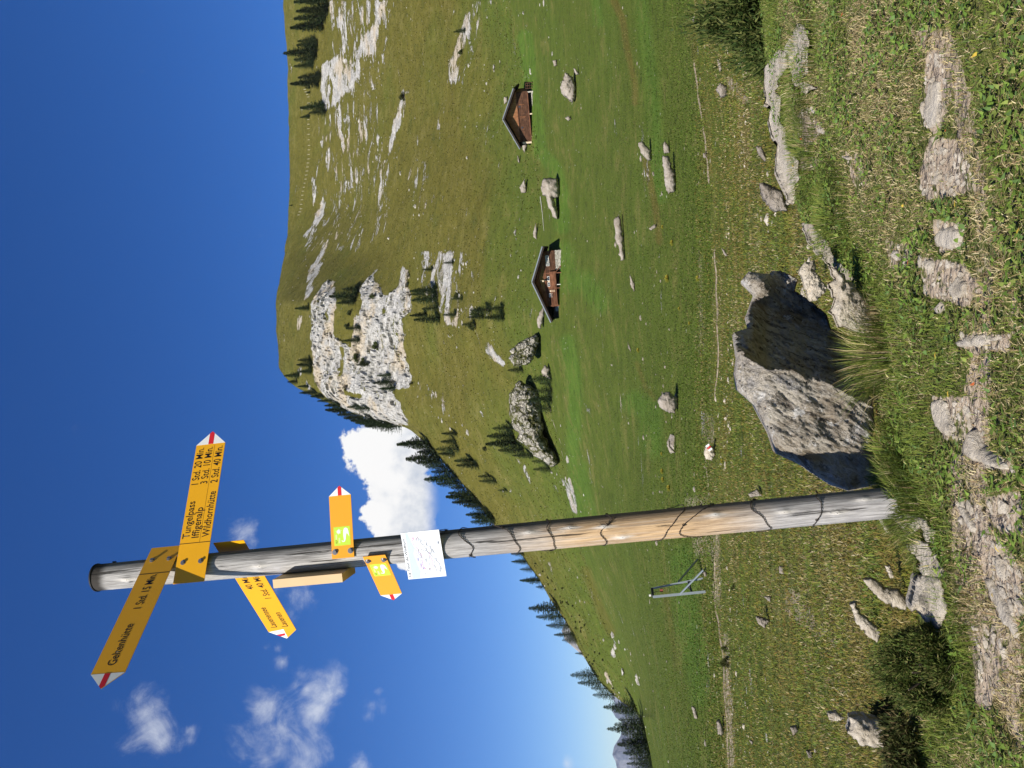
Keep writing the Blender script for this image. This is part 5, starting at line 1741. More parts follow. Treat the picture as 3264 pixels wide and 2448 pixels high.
# meadow turf
Vs, Fs, Cs = [], [], []
off = 0
P, th, r, g = sample(170000, 40, 185, 33, .5, 'log')
ok = (r > np.interp(th, cols_f, fr['path'][0][:760]) + .8)
P, th, r = P[ok], th[ok], r[ok]
n = len(P)
pt_ = fbm(P / 7.0, 4)
ls = samp('lush', P)
dr = samp('dry', P)
col = pick(g, np.array([(.082, .125, .016), (.100, .150, .022), (.068, .108, .014), (.115, .140, .026)]), n)
col = np.where((g.random(n) < np.clip(ls + pt_ * .5, 0, 1))[:, None], pick(g, np.array([(.055, .105, .014), (.08, .135, .02)]), n), col)
col = np.where((g.random(n) < np.clip(dr * .95 + .05 - pt_ * .35, 0, 1))[:, None], pick(g, np.array([(.19, .165, .06), (.15, .14, .04)]), n), col)
put(*blades(P, g.uniform(.05, .12, n), g.uniform(.03, .07, n), g.uniform(.3, 1.2, n), col, 5))
o_ = link('meadow_grass', mesh_np('meadow_grass', np.concatenate(Vs), np.concatenate(Fs), False, None, np.concatenate(Cs)), GRASS)
tag(o_, 'grass clumps of the flat green meadow', 'grass', None, 'stuff')


# hillside turf
Vs, Fs, Cs = [], [], []
off = 0
P, th, r, g = sample(150000, 165, 470, 35, .47)
ok = (r > np.interp(th, cols_f, fr['foot'][0][:760])) & (r < np.interp(th, cols_f, fr['sky'][0][:760]) + 5) & (g.random(len(P)) > samp('cliff', P)) & (g.random(len(P)) > samp('rock', P) * 1.1)
P, th, r = P[ok], th[ok], r[ok]
n = len(P)
pt_ = fbm(P / 22.0, 4)
col = pick(g, np.array([(.088, .086, .013), (.105, .097, .016), (.068, .070, .012), (.124, .11, .021)]), n)
dk = g.random(n) < np.clip(.12 + pt_ * .4, .02, .4)
col = np.where(dk[:, None], pick(g, np.array([(.045, .060, .018), (.06, .07, .02)]), n), col)
lt = g.random(n) < np.clip(.10 - pt_ * .4, .02, .3)
col = np.where(lt[:, None], pick(g, np.array([(.24, .20, .07), (.20, .17, .05)]), n), col)
put(*blades(P, g.uniform(.12, .30, n), g.uniform(.12, .30, n), g.uniform(.4, 1.3, n), col, 6))
o_ = link('hillside_grass', mesh_np('hillside_grass', np.concatenate(Vs), np.concatenate(Fs), False, None, np.concatenate(Cs)), GRASS)
tag(o_, 'tussocky olive grass of the hillsides', 'grass', None, 'stuff')


def tuft(name, x, y, n, h, rad, label, straw=.15, r0=None, seed=1, group=None, thin=.004):
    g = np.random.default_rng(seed)
    c = hit_near(x, y) if r0 is None else at_r(x, y, r0)
    if r0 is not None: c[2] = ground_z(c[0], c[1])
    a, rr = g.uniform(0, 6.28, n), rad * np.sqrt(g.random(n))
    Q = np.stack([np.cos(a) * rr, np.sin(a) * rr, np.zeros(n)], -1)
    Q[:, 2] = ground_z(c[0] + Q[:, 0], c[1] + Q[:, 1]) - c[2]
    col = np.where((g.random(n) < straw)[:, None], pick(g, STRAWS, n), pick(g, GREENS * .85, n))
    v, f, cc = blades(Q, g.uniform(.4, 1, n) * h, g.uniform(.5, 1, n) * thin, g.uniform(.1, .95, n), col, seed)
    o = link(name, mesh_np(name, v, f, False, None, cc), GRASS)
    o.location = c
    return tag(o, label, 'grass tuft', group)


GT = 'taller grass tufts on the knoll rim'
tuft('grass_tuft', 1945, 1060, 900, .13, .16, 'green grass tuft hugging the valley side of the post foot', .08, None, 41, GT)
tuft('grass_tuft', 1965, 1105, 1300, .12, .20, 'dense grass tuft in front of the post foot', .1, None, 42, GT)
tuft('grass_tuft', 2012, 1190, 380, .10, .16, 'grass tuft hanging over the white rim rocks', .1, None, 43, GT)
tuft('grass_tuft', 1905, 770, 800, .24, .17, 'wispy tall grass growing out of the boulder hollow', .25, None, 44, GT, .0035)
tuft('grass_tuft', 1925, 990, 500, .13, .15, 'small tuft in the shadow at the foot of the big boulder', .1, None, 45, GT)
tuft('grass_tuft', 1890, 690, 500, .10, .14, 'tuft at the foot of the tilted slab', .5, None, 46, GT)
tuft('grass_tuft', 1735, 150, 1200, .11, .35, 'grass fringe under the short white ledge', .25, None, 47, GT)
tuft('grass_tuft', 1800, 480, 1300, .10, .3, 'fresh green tuft beside the narrow rib', .05, None, 48, GT)
tuft('grass_tuft', 1740, 330, 1200, .09, .3, 'green tuft beneath the pale end of the long ledge', .1, None, 49, GT)
tuft('grass_tuft', 2070, 1345, 500, .08, .2, 'grass tuft below the lichen-spotted rock', .12, None, 50, GT)

# ------------------------------------------------------------------ junipers and shrubs
def shrub_mesh(name, n, seed, leaf=.02, lw=.006, sx=1, sy=1, sz=1, greens=None, lumps=26):
    g = np.random.default_rng(seed)
    cs_, rs = [], []
    for _ in range(lumps):
        a, t_ = g.uniform(0, 6.28), g.random() ** .6
        z = g.uniform(.12, .8) * (1 - t_ * .55)
        cs_.append((math.cos(a) * t_ * .75, math.sin(a) * t_ * .75, z))
        rs.append(g.uniform(.16, .32))
    cs_ = np.array(cs_)
    rs = np.array(rs)
    k = g.integers(0, lumps, n)
    d = g.normal(size=(n, 3))
    d /= np.linalg.norm(d, axis=1, keepdims=True)
    d[:, 2] = np.abs(d[:, 2]) * .9 + .05 - (g.random(n) < .25) * d[:, 2] * .9
    P = cs_[k] + d * (rs[k] * g.uniform(.55, 1.08, n))[:, None]
    P[:, 2] = np.abs(P[:, 2])
    ln = leaf * g.uniform(.6, 1.5, n)
    dirn = d * .8 + g.normal(size=(n, 3)) * .5 + np.array([0, 0, .55])
    dirn /= np.linalg.norm(dirn, axis=1, keepdims=True)
    sd = np.cross(dirn, g.normal(size=(n, 3)))
    sd /= np.linalg.norm(sd, axis=1, keepdims=True)
    wv_ = lw * g.uniform(.6, 1.4, n)
    sc3 = np.array([sx, sy, sz])
    P = P * sc3
    V = np.stack([P - sd * wv_[:, None], P + sd * wv_[:, None], P + dirn * ln[:, None]], 1).reshape(-1, 3)
    Fc = np.arange(3 * n).reshape(-1, 3)
    gr = greens if greens is not None else np.array([(.030, .045, .012), (.045, .060, .016), (.060, .075, .020), (.085, .085, .028)])
    col = np.repeat(pick(g, gr, n)[:, None], 3, 1).reshape(-1, 3)
    return mesh_np(name, V, Fc, False, None, col)


def stems(name, parent, h, w_, n=9, r0=.02):
    mb = MB()
    for k in range(n):
        a = k / n * 6.28 + random.uniform(-.2, .2)
        e = Vector((math.cos(a) * w_ * random.uniform(.3, .8), math.sin(a) * w_ * random.uniform(.3, .8), h * random.uniform(.5, .85)))
        mb.tube([(0, 0, -.02), tuple(e * .5 + Vector((0, 0, h * .1))), tuple(e)], [r0, r0 * .6, r0 * .25], 5)
    return mb.build(name, BARK, parent)


JUN = np.array([(.035, .050, .014), (.055, .070, .020), (.080, .090, .026), (.11, .105, .038), (.13, .10, .045)])
# the rounded bush on the knoll rim
c = hit_near(2042, 1448)
c[2] = ground_z(c[0], c[1]) - .02
b_ = empty('juniper_bush', c, 'rounded dense juniper bush on the knoll rim casting a black shadow', 'bush')
me = shrub_mesh('foliage', 90000, 61, .015, .0024, .175, .17, .265, JUN * np.array([1.2, 1.5, 1.1]), 60)
link('foliage', me, NEEDLE, b_)
stems('stem', b_, .24, .16, 10, .010)
c = at_r(1960, 1610, 4.0)
c[2] = ground_z(c[0], c[1]) + .02
b_ = empty('juniper_bush', c, 'low straggly juniper with reddish twigs against the striated rock', 'bush')
link('foliage', shrub_mesh('foliage', 16000, 62, .022, .004, .22, .25, .16, JUN * .9, 26), NEEDLE, b_)
stems('stem', b_, .10, .16, 8, .008)
c = at_r(1700, 22, 7.3)
c[2] = ground_z(c[0], c[1])
b_ = empty('juniper_bush', c, 'big dark feathery juniper behind the far right end of the ledge', 'bush')
link('foliage', shrub_mesh('foliage', 60000, 63,   .05, .007, .55, .5, 1.05, np.array([(.030, .055, .012), (.05, .075, .018), (.075, .10, .025), (.11, .12, .035)]), 60), NEEDLE, b_)
stems('stem', b_, .5, .6, 12, .03)

# small shrubs seen farther off (shared mesh)
SHR = shrub_mesh('foliage', 1400, 64, .22, .045, 1, 1, 1, None, 14)
STM = None


def small_shrub(x, y, wpx, hpx, label, rmin=10, group=None):
    global STM
    p = hit_near(x, y, rmin, .8)
    if p is None: return
    r = math.hypot(p[0], p[1])
    o = empty('shrub', p, label, 'shrub', group)
    k = r / 1857
    o.scale = (wpx * k / 2, wpx * k / 2, hpx * k)
    o.rotation_euler = (0, 0, random.uniform(0, 6))
    link('foliage', SHR, NEEDLE, o)
    if STM is None:
        STM = stems('stem', o, .6, .7, 6, .05).data
    else:
        link('stem', STM, BARK, o)


for x, y, w_, h_, l in ((1518, 1108, 34, 22, 'dark shrub beside the post where the slope meets the meadow'), (1576, 1432, 26, 17, 'dark round shrub beyond the path toward the valley end'), (1572, 1400, 16, 12, 'little shrub next to the dark round one'),
                        (1588, 1270, 16, 8, 'flat dark shrub on the slope below the metal frame')):
    small_shrub(x, y, w_, h_, l, 12)
for f, pts in ((Z6, [(575, 505, 60, 34, 'bright green shrub growing on a cliff ledge'), (430, 330, 40, 22, 'shrub on the grass shelf high in the cliff'), (420, 395, 40, 26, 'shrub at the corner of the cliff shelf'), (505, 590, 60, 28, 'dark shrub in the cleft of the cliff'), (558, 238, 40, 30, 'shrub on the pale rib right of the cliff'), (470, 560, 70, 26, 'long shrub along the middle cliff ledge'),
                     (1090, 395, 60, 40, 'shrub at the foot of the lower outcrop strip'), (1110, 330, 60, 46, 'shrub between the spruces above the lower chalet'), (1265, 1015, 34, 16, 'shrub on the slope beside the tall spruce of the outcrop'),
                     (1145, 1045, 30, 20, 'shrub alone on the slope of the left ridge'), (1000, 240, 50, 26, 'shrub on the lower edge of the ribbed outcrop')]),
               (Z7, [(1275, 345, 30, 22, 'small shrub on the white rock band of the right hillside'), (890, 640, 50, 26, 'olive shrub capping the smooth grey slab')])):
    for a, b, w_, h_, l in pts:
        (x, y), = f([(a, b)])
        small_shrub(x, y, w_ / 2.4, h_ / 2.4, l, 150)
random.seed(5)
k = 0
for t_ in range(400):
    x, y = random.uniform(1130, 1330), random.uniform(1195, 1530)
    (q_) = hit(x, y, 150)
    sk = np.interp(y, [1130, 1202, 1288, 1346, 1427, 1481, 1524], [1069, 1133, 1187, 1222, 1268, 1303, 1352])
    if q_ is None or x < sk + 4 or x > sk + 42 or k >= 46: continue
    small_shrub(x, y, random.uniform(4, 8), random.uniform(2, 4), 'one of the tiny dark shrubs dotted below the skyline of the left ridge', 150, 'tiny shrubs dotted below the left skyline')
    k += 1

# yellowing weeds in the meadow
WD = shrub_mesh('leaves', 420, 66, .5, .12, 1, 1, .8, np.array([(.30, .30, .04), (.42, .34, .05), (.20, .26, .04), (.5, .36, .06)]), 10)
for f, a, b, s_, l in ((ZN, 1100, 180, 16, 'yellow weed clump in the meadow nearest the ribbed ledge'), (ZN, 1300, 180, 12, 'yellow weed by the path below the ribbed ledge'), (ZN, 1175, 380, 8, 'small yellow weed in the open meadow'), (ZN, 1243, 478, 8, 'pale green weed in the open meadow'),
                       (ZN, 905, 655, 10, 'pale weed next to the small white stone'), (ZN, 1060, 1340, 8, 'yellow weed under the curved white rock'), (ZN, 1065, 1455, 12, 'bright yellow weed halfway to the post'), (ZN, 1070, 1510, 12, 'yellow-green weed beside the bright yellow one'), (ZN, 1110, 1565, 14, 'orange-yellow weed close to the post'),
                       (ZN, 1460, 1388, 10, 'yellow weed below the painted trail rock'), (ZM, 1130, 1605, 12, 'pale green weed below the smooth stone'), (ZM, 1065, 1500, 8, 'yellow weed on the straw coloured bank')):
    (x, y), = f([(a, b)])
    p = hit_near(x, y, 12)
    kk = math.hypot(p[0], p[1]) / 1857
    o = link('weed', WD, NEEDLE if False else GRASS)
    o.location = p
    o.scale = (s_ * kk * .45, s_ * kk * .45, s_ * kk * .5)
    tag(o, l, 'weed')

# ------------------------------------------------------------------ spruces
def spruce(seed, tiers=30, wide=.19, n_sp=9):
    g = np.random.default_rng(seed)
    V, C = [], []
    cols = 1.35 * np.array([(.020, .036, .016), (.028, .046, .018), (.038, .058, .022), (.056, .070, .028)])
    for k in range(tiers):
        z = .05 + .93 * (k / (tiers - 1)) ** .92
        R_ = wide * (1 - z) ** .82 * g.uniform(.85, 1.12) + .008
        nb = int(6 + 5 * (1 - z)) + int(g.integers(0, 2))
        ph = g.uniform(0, 6.28)
        for b in range(nb):
            a = ph + b / nb * 6.28 + g.normal(0, .22)
            L = R_ * g.uniform(.55, 1.2)
            if g.random() < .05: continue
            d = np.array([math.cos(a), math.sin(a), 0])
            s = np.array([-math.sin(a), math.cos(a), 0])
            droop = g.uniform(.10, .42) * (1 - z * .6)
            m = max(3, int(n_sp * L / wide) + 2)
            for j in range(m):
                t = (j + g.random()) / m
                p = d * L * t + np.array([0, 0, z - droop * L * t + .25 * L * t * t])
                for _ in range(3):
                    w_ = g.uniform(.007, .013)
                    ln = g.uniform(.020, .040) * (1.15 - t * .4)
                    dr = d * g.uniform(.3, 1.1) + s * g.normal(0, .75) + np.array([0, 0, g.uniform(-.85, .15)])
                    dr /= np.linalg.norm(dr)
                    q = np.cross(dr, g.normal(size=3))
                    q /= np.linalg.norm(q) + 1e-9
                    V += [p - q * w_, p + q * w_, p + dr * ln]
                    cc = cols[g.integers(0, 4)] * g.uniform(.8, 1.25)
                    C += [cc, cc, cc]
    for j in range(14):
        z = .93 + j * .005
        p = np.array([0, 0, z])
        q = g.normal(size=3) * .006
        V += [p - q, p + q, p + np.array([0, 0, .03])]
        C += [cols[2]] * 3
    V = np.array(V)
    me = mesh_np('crown', V, np.arange(len(V)).reshape(-1, 3), False, None, np.array(C))
    mb = MB()
    mb.tube([(0, 0, -.03), (0, 0, .3), (0, 0, .96)], [.016, .011, .002], 7)
    tm = bpy.data.meshes.new('trunk')
    tm.from_pydata(mb.v, [], mb.f)
    tm.materials.append(BARK)
    return me, tm


SPR = [spruce(100, 30, .20), spruce(101, 34, .165), spruce(102, 26, .24), spruce(103, 28, .185, 7), spruce(104, 24, .28)]
for me, _ in SPR: me.materials.append(NEEDLE)


def tree(x, y, hpx, label, kind=None, rmin=150, rmax=1e9, group=None, lean=0.0, dr=0.0):
    p = hit(x, y, rmin, rmax)
    k = 0
    while p is None and k < 40:
        k += 1
        x2 = x + k * 2
        p = hit(x2, y, rmin, rmax)
    if p is None: return
    hpx += k * 2
    r = math.hypot(p[0], p[1])
    if dr:
        f_ = (r + dr) / r
        p = np.array([p[0] * f_, p[1] * f_, p[2] * f_ if dr < 0 else ground_z(p[0] * f_, p[1] * f_)])
    H = hpx * r / 1857
    o = empty('spruce', (p[0], p[1], p[2] - .2), label, 'spruce', group)
    s = random.choice(range(5)) if kind is None else kind
    w_ = H * random.uniform(1.25, 1.6)
    o.scale = (w_, w_, H)
    o.rotation_euler = (random.gauss(0, .02), random.gauss(0, .02) + lean, random.uniform(0, 6.28))
    link('crown', SPR[s][0], None, o)
    link('trunk', SPR[s][1], None, o)


T7 = [((384, -12, 225), 'tall spruce of the dense clump cut by the picture edge', 1), ((388, 50, 215), 'broad spruce second in the dense clump on the high shoulder', 0), ((372, 100, 215), 'pointed spruce third in the dense clump on the high shoulder', 3), ((350, 160, 215), 'slim pointed spruce at the inner end of the dense clump', 1),
      ((318, 290, 145), 'dark bushy spruce low in the second clump on the shoulder', 2), ((312, 335, 225), 'tallest tapering spruce of the second clump, tip above the skyline', 0), ((296, 385, 140), 'rounded spruce in the second clump on the shoulder', 4), ((288, 425, 135), 'outermost spruce of the second clump on the shoulder', 2), ((300, 260, 120), 'short spruce at the near side of the second clump', 4),
      ((338, 500, 160), 'wide spruce standing on the pale slab', 2), ((325, 540, 195), 'sharp spruce next to the wide one on the pale slab', 1), ((268, 610, 36), 'tiny spruce between the slab pair and the lone cone', 4), ((268, 580, 34), 'tiny round spruce close to the slab pair', 4),
      ((362, 700, 170), 'neat cone shaped spruce above the stony spur', 3), ((372, 735, 120), 'lower spruce leaning on the neat cone', 4), ((264, 768, 72), 'solitary small spruce at the end of the shoulder line', 3), ((1290, 200, 78), 'small lone spruce on the white rock band', 2), ((150, 1357, 26), 'tiny spruce alone on the bare high skyline', 4)]
for (a, b, h_), l, kd in T7:
    (x, y), = Z7([(a, b)])
    tree(x, y, h_ / 2.074 / S, l, kd, group='spruces on the right hillside')
T6 = [((470, 195, 95), 'bushy spruce high above the pale rib', 4), ((462, 235, 165), 'widest dark spruce on the ledge right of the cliff', 2), ((452, 265, 110), 'ragged spruce beside the widest dark one', 0), ((208, 300, 85), 'small spruce on the summit dome', 3), ((480, 405, 85), 'spruce on the upper cliff terrace', 4), ((476, 470, 95), 'spruce in the notch of the upper cliff', 2),
      ((520, 600, 70), 'spruce rooted in the cliff cleft', 2), ((655, 690, 120), 'spruce filling the dark gully of the cliff', 2), ((640, 655, 80), 'spruce above the gully spruce', 4), ((660, 725, 90), 'spruce at the mouth of the gully', 0),
      ((215, 575, 75), 'first spruce of the tuft capping the cliff', 4), ((225, 600, 95), 'second spruce of the tuft capping the cliff', 2), ((222, 635, 85), 'third spruce of the tuft capping the cliff', 0), ((155, 655, 90), 'pointed spruce at the very top corner of the skyline', 3), ((145, 690, 60), 'small spruce just under the top corner', 4),
      ((205, 715, 65), 'spruce starting the tree row down the cliff edge', 1), ((250, 745, 105), 'second spruce down the cliff edge', 0), ((285, 765, 80), 'third spruce down the cliff edge', 1), ((330, 790, 90), 'fourth spruce down the cliff edge', 3), ((370, 815, 90), 'fifth spruce down the cliff edge', 0), ((405, 840, 125), 'sixth, taller spruce down the cliff edge', 1), ((440, 862, 95), 'seventh spruce down the cliff edge', 2),
      ((480, 878, 100), 'eighth spruce down the cliff edge', 0), ((520, 892, 105), 'ninth spruce down the cliff edge', 3), ((560, 905, 120), 'tenth spruce down the cliff edge', 1), ((600, 915, 110), 'eleventh spruce down the cliff edge', 0), ((640, 925, 60), 'last short spruce at the bottom of the cliff edge', 4),
      ((530, 830, 90), 'spruce on the cliff face below the edge row', 4), ((480, 820, 80), 'spruce tucked under the edge row', 2),
      ((862, 95, 62), 'small spruce above the ribbed outcrop', 2), ((972, 60, 60), 'dark shrubby spruce at the top of the ribbed outcrop', 4), ((880, 205, 150), 'tall spruce at the centre of the middle clump', 0), ((885, 250, 145), 'broad spruce at the centre of the middle clump', 2), ((890, 300, 95), 'lower spruce of the middle clump', 4), ((830, 335, 100), 'narrow spruce at the outer end of the middle clump', 1), ((900, 355, 150), 'long ragged spruce reaching to the cliff foot', 3), ((815, 225, 80), 'spruce on the shelf over the middle clump', 0),
      ((1020, 250, 70), 'round spruce below the ribbed outcrop', 4), ((985, 335, 80), 'spruce among the white rocks under the middle clump', 2), ((1085, 385, 75), 'spruce at the lower tip of the white rocks', 4),
      ((1235, 300, 90), 'first of the shaded spruces above the lower chalet', 2), ((1238, 345, 110), 'second of the shaded spruces above the lower chalet', 0), ((1170, 310, 120), 'pale shrubby spruce behind the shaded pair', 4), ((1130, 345, 90), 'upper spruce of the group above the lower chalet', 3),
      ((1335, 625, 85), 'dark spruce between the two rock outcrops', 2), ((1488, 672, 125), 'wide spruce on the meadow side of the domed outcrop', 2), ((1492, 735, 110), 'spruce at the foot of the domed outcrop', 4), ((1490, 780, 130), 'dark spruce before the domed outcrop', 0), ((1485, 830, 125), 'shaded spruce at the low corner of the domed outcrop', 2), ((1480, 700, 60), 'little spruce squeezed between its larger neighbours', 4),
      ((1285, 935, 115), 'spruce on the crown of the domed outcrop', 4), ((1290, 975, 150), 'tall spruce behind the domed outcrop', 0), ((1300, 1010, 170), 'tallest sharp spruce behind the domed outcrop', 1), ((1340, 1050, 140), 'spruce down the back of the domed outcrop', 2), ((1390, 1080, 115), 'lower spruce down the back of the domed outcrop', 3), ((1500, 1110, 120), 'wide low spruce at the end of the domed outcrop', 4), ((1480, 1150, 95), 'last spruce beyond the domed outcrop', 2)]
for (a, b, h_), l, kd in T6:
    (x, y), = Z6([(a, b)])
    tree(x, y, h_ / 1.659 / S, l, kd, group='spruces around the cliff and outcrops')
T6b = [((842, 1010, 185), 'slender spruce first on the left ridge beside the white cloud', 1), ((850, 1035, 110), 'short spruce behind the slender first one', 4), ((870, 1060, 100), 'spruce third on the left ridge', 0), ((885, 1092, 180), 'second tall spruce against the cloud', 0), ((905, 1115, 140), 'full spruce following the second tall one', 2), ((935, 1140, 120), 'dark spruce in the thick of the ridge row', 4), ((965, 1165, 120), 'spruce lower in the thick of the ridge row', 2),
       ((985, 1198, 180), 'third tall spruce, tip below the cloud', 0), ((1005, 1225, 130), 'spruce snug behind the third tall one', 2), ((1030, 1250, 80), 'small spruce in a gap of the ridge row', 4), ((1055, 1280, 120), 'spruce past the gap of the ridge row', 3), ((1085, 1300, 165), 'pointed spruce well past the cloud', 1), ((1105, 1325, 150), 'ragged spruce well past the cloud', 0), ((1125, 1345, 110), 'low spruce before the post', 2), ((1165, 1390, 135), 'spruce pair member nearest the sky beside the post', 0), ((1185, 1430, 130), 'spruce half behind the post', 2), ((1155, 1365, 70), 'small spruce before the pair by the post', 4),
       ((990, 965, 90), 'leaning spruce on the open slope under the ridge row', 3), ((985, 1005, 90), 'spruce of the slope group, uphill member', 2), ((1000, 1045, 130), 'spruce of the slope group, spreading', 4), ((975, 1070, 90), 'spruce of the slope group, close to the ridge', 0), ((1075, 1105, 110), 'dark spruce of the slope group beside the scree', 2), ((1100, 1130, 120), 'lowest spruce of the slope group', 3),
       ((1195, 1215, 95), 'isolated spruce lower on the slope', 2), ((1165, 1190, 70), 'small spruce touching the isolated one', 4), ((1255, 1265, 55), 'tiny spruce farther down the slope', 4)]
for (a, b, h_), l, kd in T6b:
    (x, y), = Z6([(a, b)])
    tree(x, y, h_ / 1.659 / S, l, kd, group='spruces on the left ridge')
TO = [((130, 262, 130), 'spruce on the skyline hidden half by the post', 0), ((295, 462, 75), 'first little spruce beyond the post', 2), ((308, 505, 85), 'second little spruce beyond the post', 0), ((345, 550, 75), 'third little spruce beyond the post', 4), ((365, 610, 95), 'fourth, pointed little spruce beyond the post', 1), ((405, 648, 45), 'low shrubby spruce beyond the post', 4),
      ((498, 768, 175), 'tall airy spruce with gappy branches standing free on the ridge', 0), ((515, 815, 150), 'second trunk of the tall airy spruce group', 3), ((535, 862, 115), 'shorter spruce beside the tall airy one', 2), ((580, 915, 115), 'spruce in front of the grey far crag', 0), ((590, 945, 80), 'small spruce in front of the grey far crag', 4), ((625, 1020, 45), 'tiny spruce past the far crag', 3),
      ((705, 1140, 145), 'broad spruce where the ridge starts to fall', 2), ((725, 1185, 125), 'spruce behind the broad one', 0), ((765, 1215, 90), 'low spruce behind the broad one', 4), ((800, 1250, 115), 'spruce near the pale far peaks', 2)]
for (a, b, h_), l, kd in TO:
    (x, y), = ZO([(a, b)])
    tree(x, y, h_ / 1.75 / S, l, kd, group='spruces on the left ridge')
TV = [((905, 1318, 155), 'first spruce of the valley wood against the far peaks', 0), ((915, 1345, 110), 'short spruce beside the first of the valley wood', 2), ((935, 1385, 105), 'bushy spruce in the dip of the valley wood', 4), ((950, 1412, 140), 'mid spruce of the valley wood', 2), ((955, 1442, 180), 'tallest spruce of the valley wood', 0), ((962, 1470, 110), 'stout spruce next to the tallest', 4), ((965, 1500, 115), 'low spruce beyond the tallest', 2), ((972, 1522, 145), 'pointed spruce of the second valley group', 1),
      ((980, 1550, 110), 'low member of the second valley group', 4), ((985, 1575, 125), 'middle member of the second valley group', 0), ((990, 1605, 100), 'round member of the second valley group', 2), ((995, 1635, 115), 'last whole spruce at the picture edge', 0), ((1000, 1668, 100), 'spruce cut by the valley-side picture edge', 2)]
for (a, b, h_), l, kd in TV:
    (x, y), = ZO([(a, b)])
    tree(x + 6, y, h_ / 1.75 / S + 6, l, kd, group='spruces of the valley wood')

# ------------------------------------------------------------------ far mountains
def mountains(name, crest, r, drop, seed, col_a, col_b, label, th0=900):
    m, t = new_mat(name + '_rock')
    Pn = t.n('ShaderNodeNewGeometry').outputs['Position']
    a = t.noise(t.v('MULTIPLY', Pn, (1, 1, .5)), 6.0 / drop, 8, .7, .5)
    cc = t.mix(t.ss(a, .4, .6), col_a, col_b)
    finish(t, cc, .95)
    cr = np.array(crest, float)
    yy = np.linspace(cr[0, 1], cr[-1, 1], 160)
    xx = np.interp(yy, cr[:, 1], cr[:, 0])
    th, tt = th_t(xx, yy)
    rows = []
    nr = 40
    for k in range(-nr, nr + 1):
        s = k / nr
        rr = r + s * th0
        z = tt * r - abs(s) ** .8 * drop
        P_ = np.stack([np.sin(th) * rr, np.cos(th) * rr, z], -1)
        d_ = fbm(P_ / (drop * .35) + seed, 6, .6, True) * drop * .28 * min(1, abs(s) * 4 + .12)
        P_[:, 2] += d_ - drop * .03
        rows.append(P_)
    V = np.array(rows)
    a_, b_ = V.shape[:2]
    i, j = np.meshgrid(np.arange(a_ - 1), np.arange(b_ - 1), indexing='ij')
    fq = np.stack([i * b_ + j, i * b_ + j + 1, (i + 1) * b_ + j + 1, (i + 1) * b_ + j], -1).reshape(-1, 4)
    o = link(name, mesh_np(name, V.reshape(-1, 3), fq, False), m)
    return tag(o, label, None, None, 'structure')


mountains('mountains', [(1235, 1300), (1215, 1345), (1207, 1362), (1214, 1382), (1226, 1392), (1240, 1405), (1258, 1422), (1272, 1440), (1300, 1470), (1350, 1530)], 2600, 420, 3, (.10, .10, .105), (.25, .24, .235), 'grey rocky mountain shoulder behind the left ridge', 700)
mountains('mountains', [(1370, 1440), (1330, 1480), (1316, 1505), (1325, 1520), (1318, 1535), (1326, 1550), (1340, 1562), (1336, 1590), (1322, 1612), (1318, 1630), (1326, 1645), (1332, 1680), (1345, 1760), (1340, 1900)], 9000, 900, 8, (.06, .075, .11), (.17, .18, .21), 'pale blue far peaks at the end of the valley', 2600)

# ------------------------------------------------------------------ chalets
def logs_mat(name, dark, light, grain=(1, 1, 9)):
    m, t = new_mat(name)
    O = t.n('ShaderNodeTexCoord').outputs['Object']
    a = t.noise(t.v('MULTIPLY', O, grain), .9, 5, .7)
    b = t.noise(O, 1.1, 4, .6)
    c = t.mix(t.ss(a, .35, .65), dark, light)
    c = t.mix(t.m('MULTIPLY', t.ss(b, .5, .7), .5), c, tuple(x * 1.5 for x in light))
    finish(t, c, .85, a, .3, .05, .15)
    return m


LOG_D = logs_mat('dark_log_wood', (.038, .019, .012), (.125, .060, .034))
LOG_L = logs_mat('orange_board_wood', (.17, .070, .032), (.32, .145, .07), (7, 7, .6))
LOG_M = logs_mat('russet_log_wood', (.085, .036, .020), (.22, .095, .050))
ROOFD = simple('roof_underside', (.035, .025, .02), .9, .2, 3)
SHNG = simple('grey_shingle', (.20, .21, .23), .7, .3, 4)
VERG = simple('verge_metal', (.20, .23, .26), .5, .1, 2, spec=.4)
STON = rock_mat('white_rubble', (.38, .35, .29), (.52, .49, .42), (.15, .13, .11), .9, .1, (1, 1, 1))
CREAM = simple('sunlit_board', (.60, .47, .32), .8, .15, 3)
SHADE_FILL = simple('dark_interior', (.012, .010, .009), .9, .1)  # near-black fill standing in for the shade inside and under the chalets
GLASS = simple('window_glass', (.03, .035, .04), .12, .1, 2, spec=.6)
FRAME = simple('white_window_frame', (.62, .60, .54), .6, .1)
TARP = simple('blue_grey_sheet', (.11, .14, .17), .7, .25, 2)


def pieces(mb, x0, x1, y, z0, z1, step, th=.14, vertical=False, topf=None):
    """wall of separate logs or boards"""
    if not vertical:
        z = z0
        while z < z1 - .02:
            zt = min(z + step, z1)
            d = random.uniform(-.02, .02)
            a, b = x0, x1
            if topf:
                zz = zt
                a, b = max(x0, topf(zz)[0]), min(x1, topf(zz)[1])
            if b - a > .2: mb.box(a, b, y + d, y + th + d, z, zt - .03)
            z = zt
    else:
        x = x0
        while x < x1 - .02:
            xt = min(x + step, x1)
            d = random.uniform(-.02, .02)
            zt = min(topf(x + .03), topf(xt - .03))
            if zt > z0 + .05: mb.box(x, xt - .025, y + d, y + th + d, z0, zt)
            x = xt


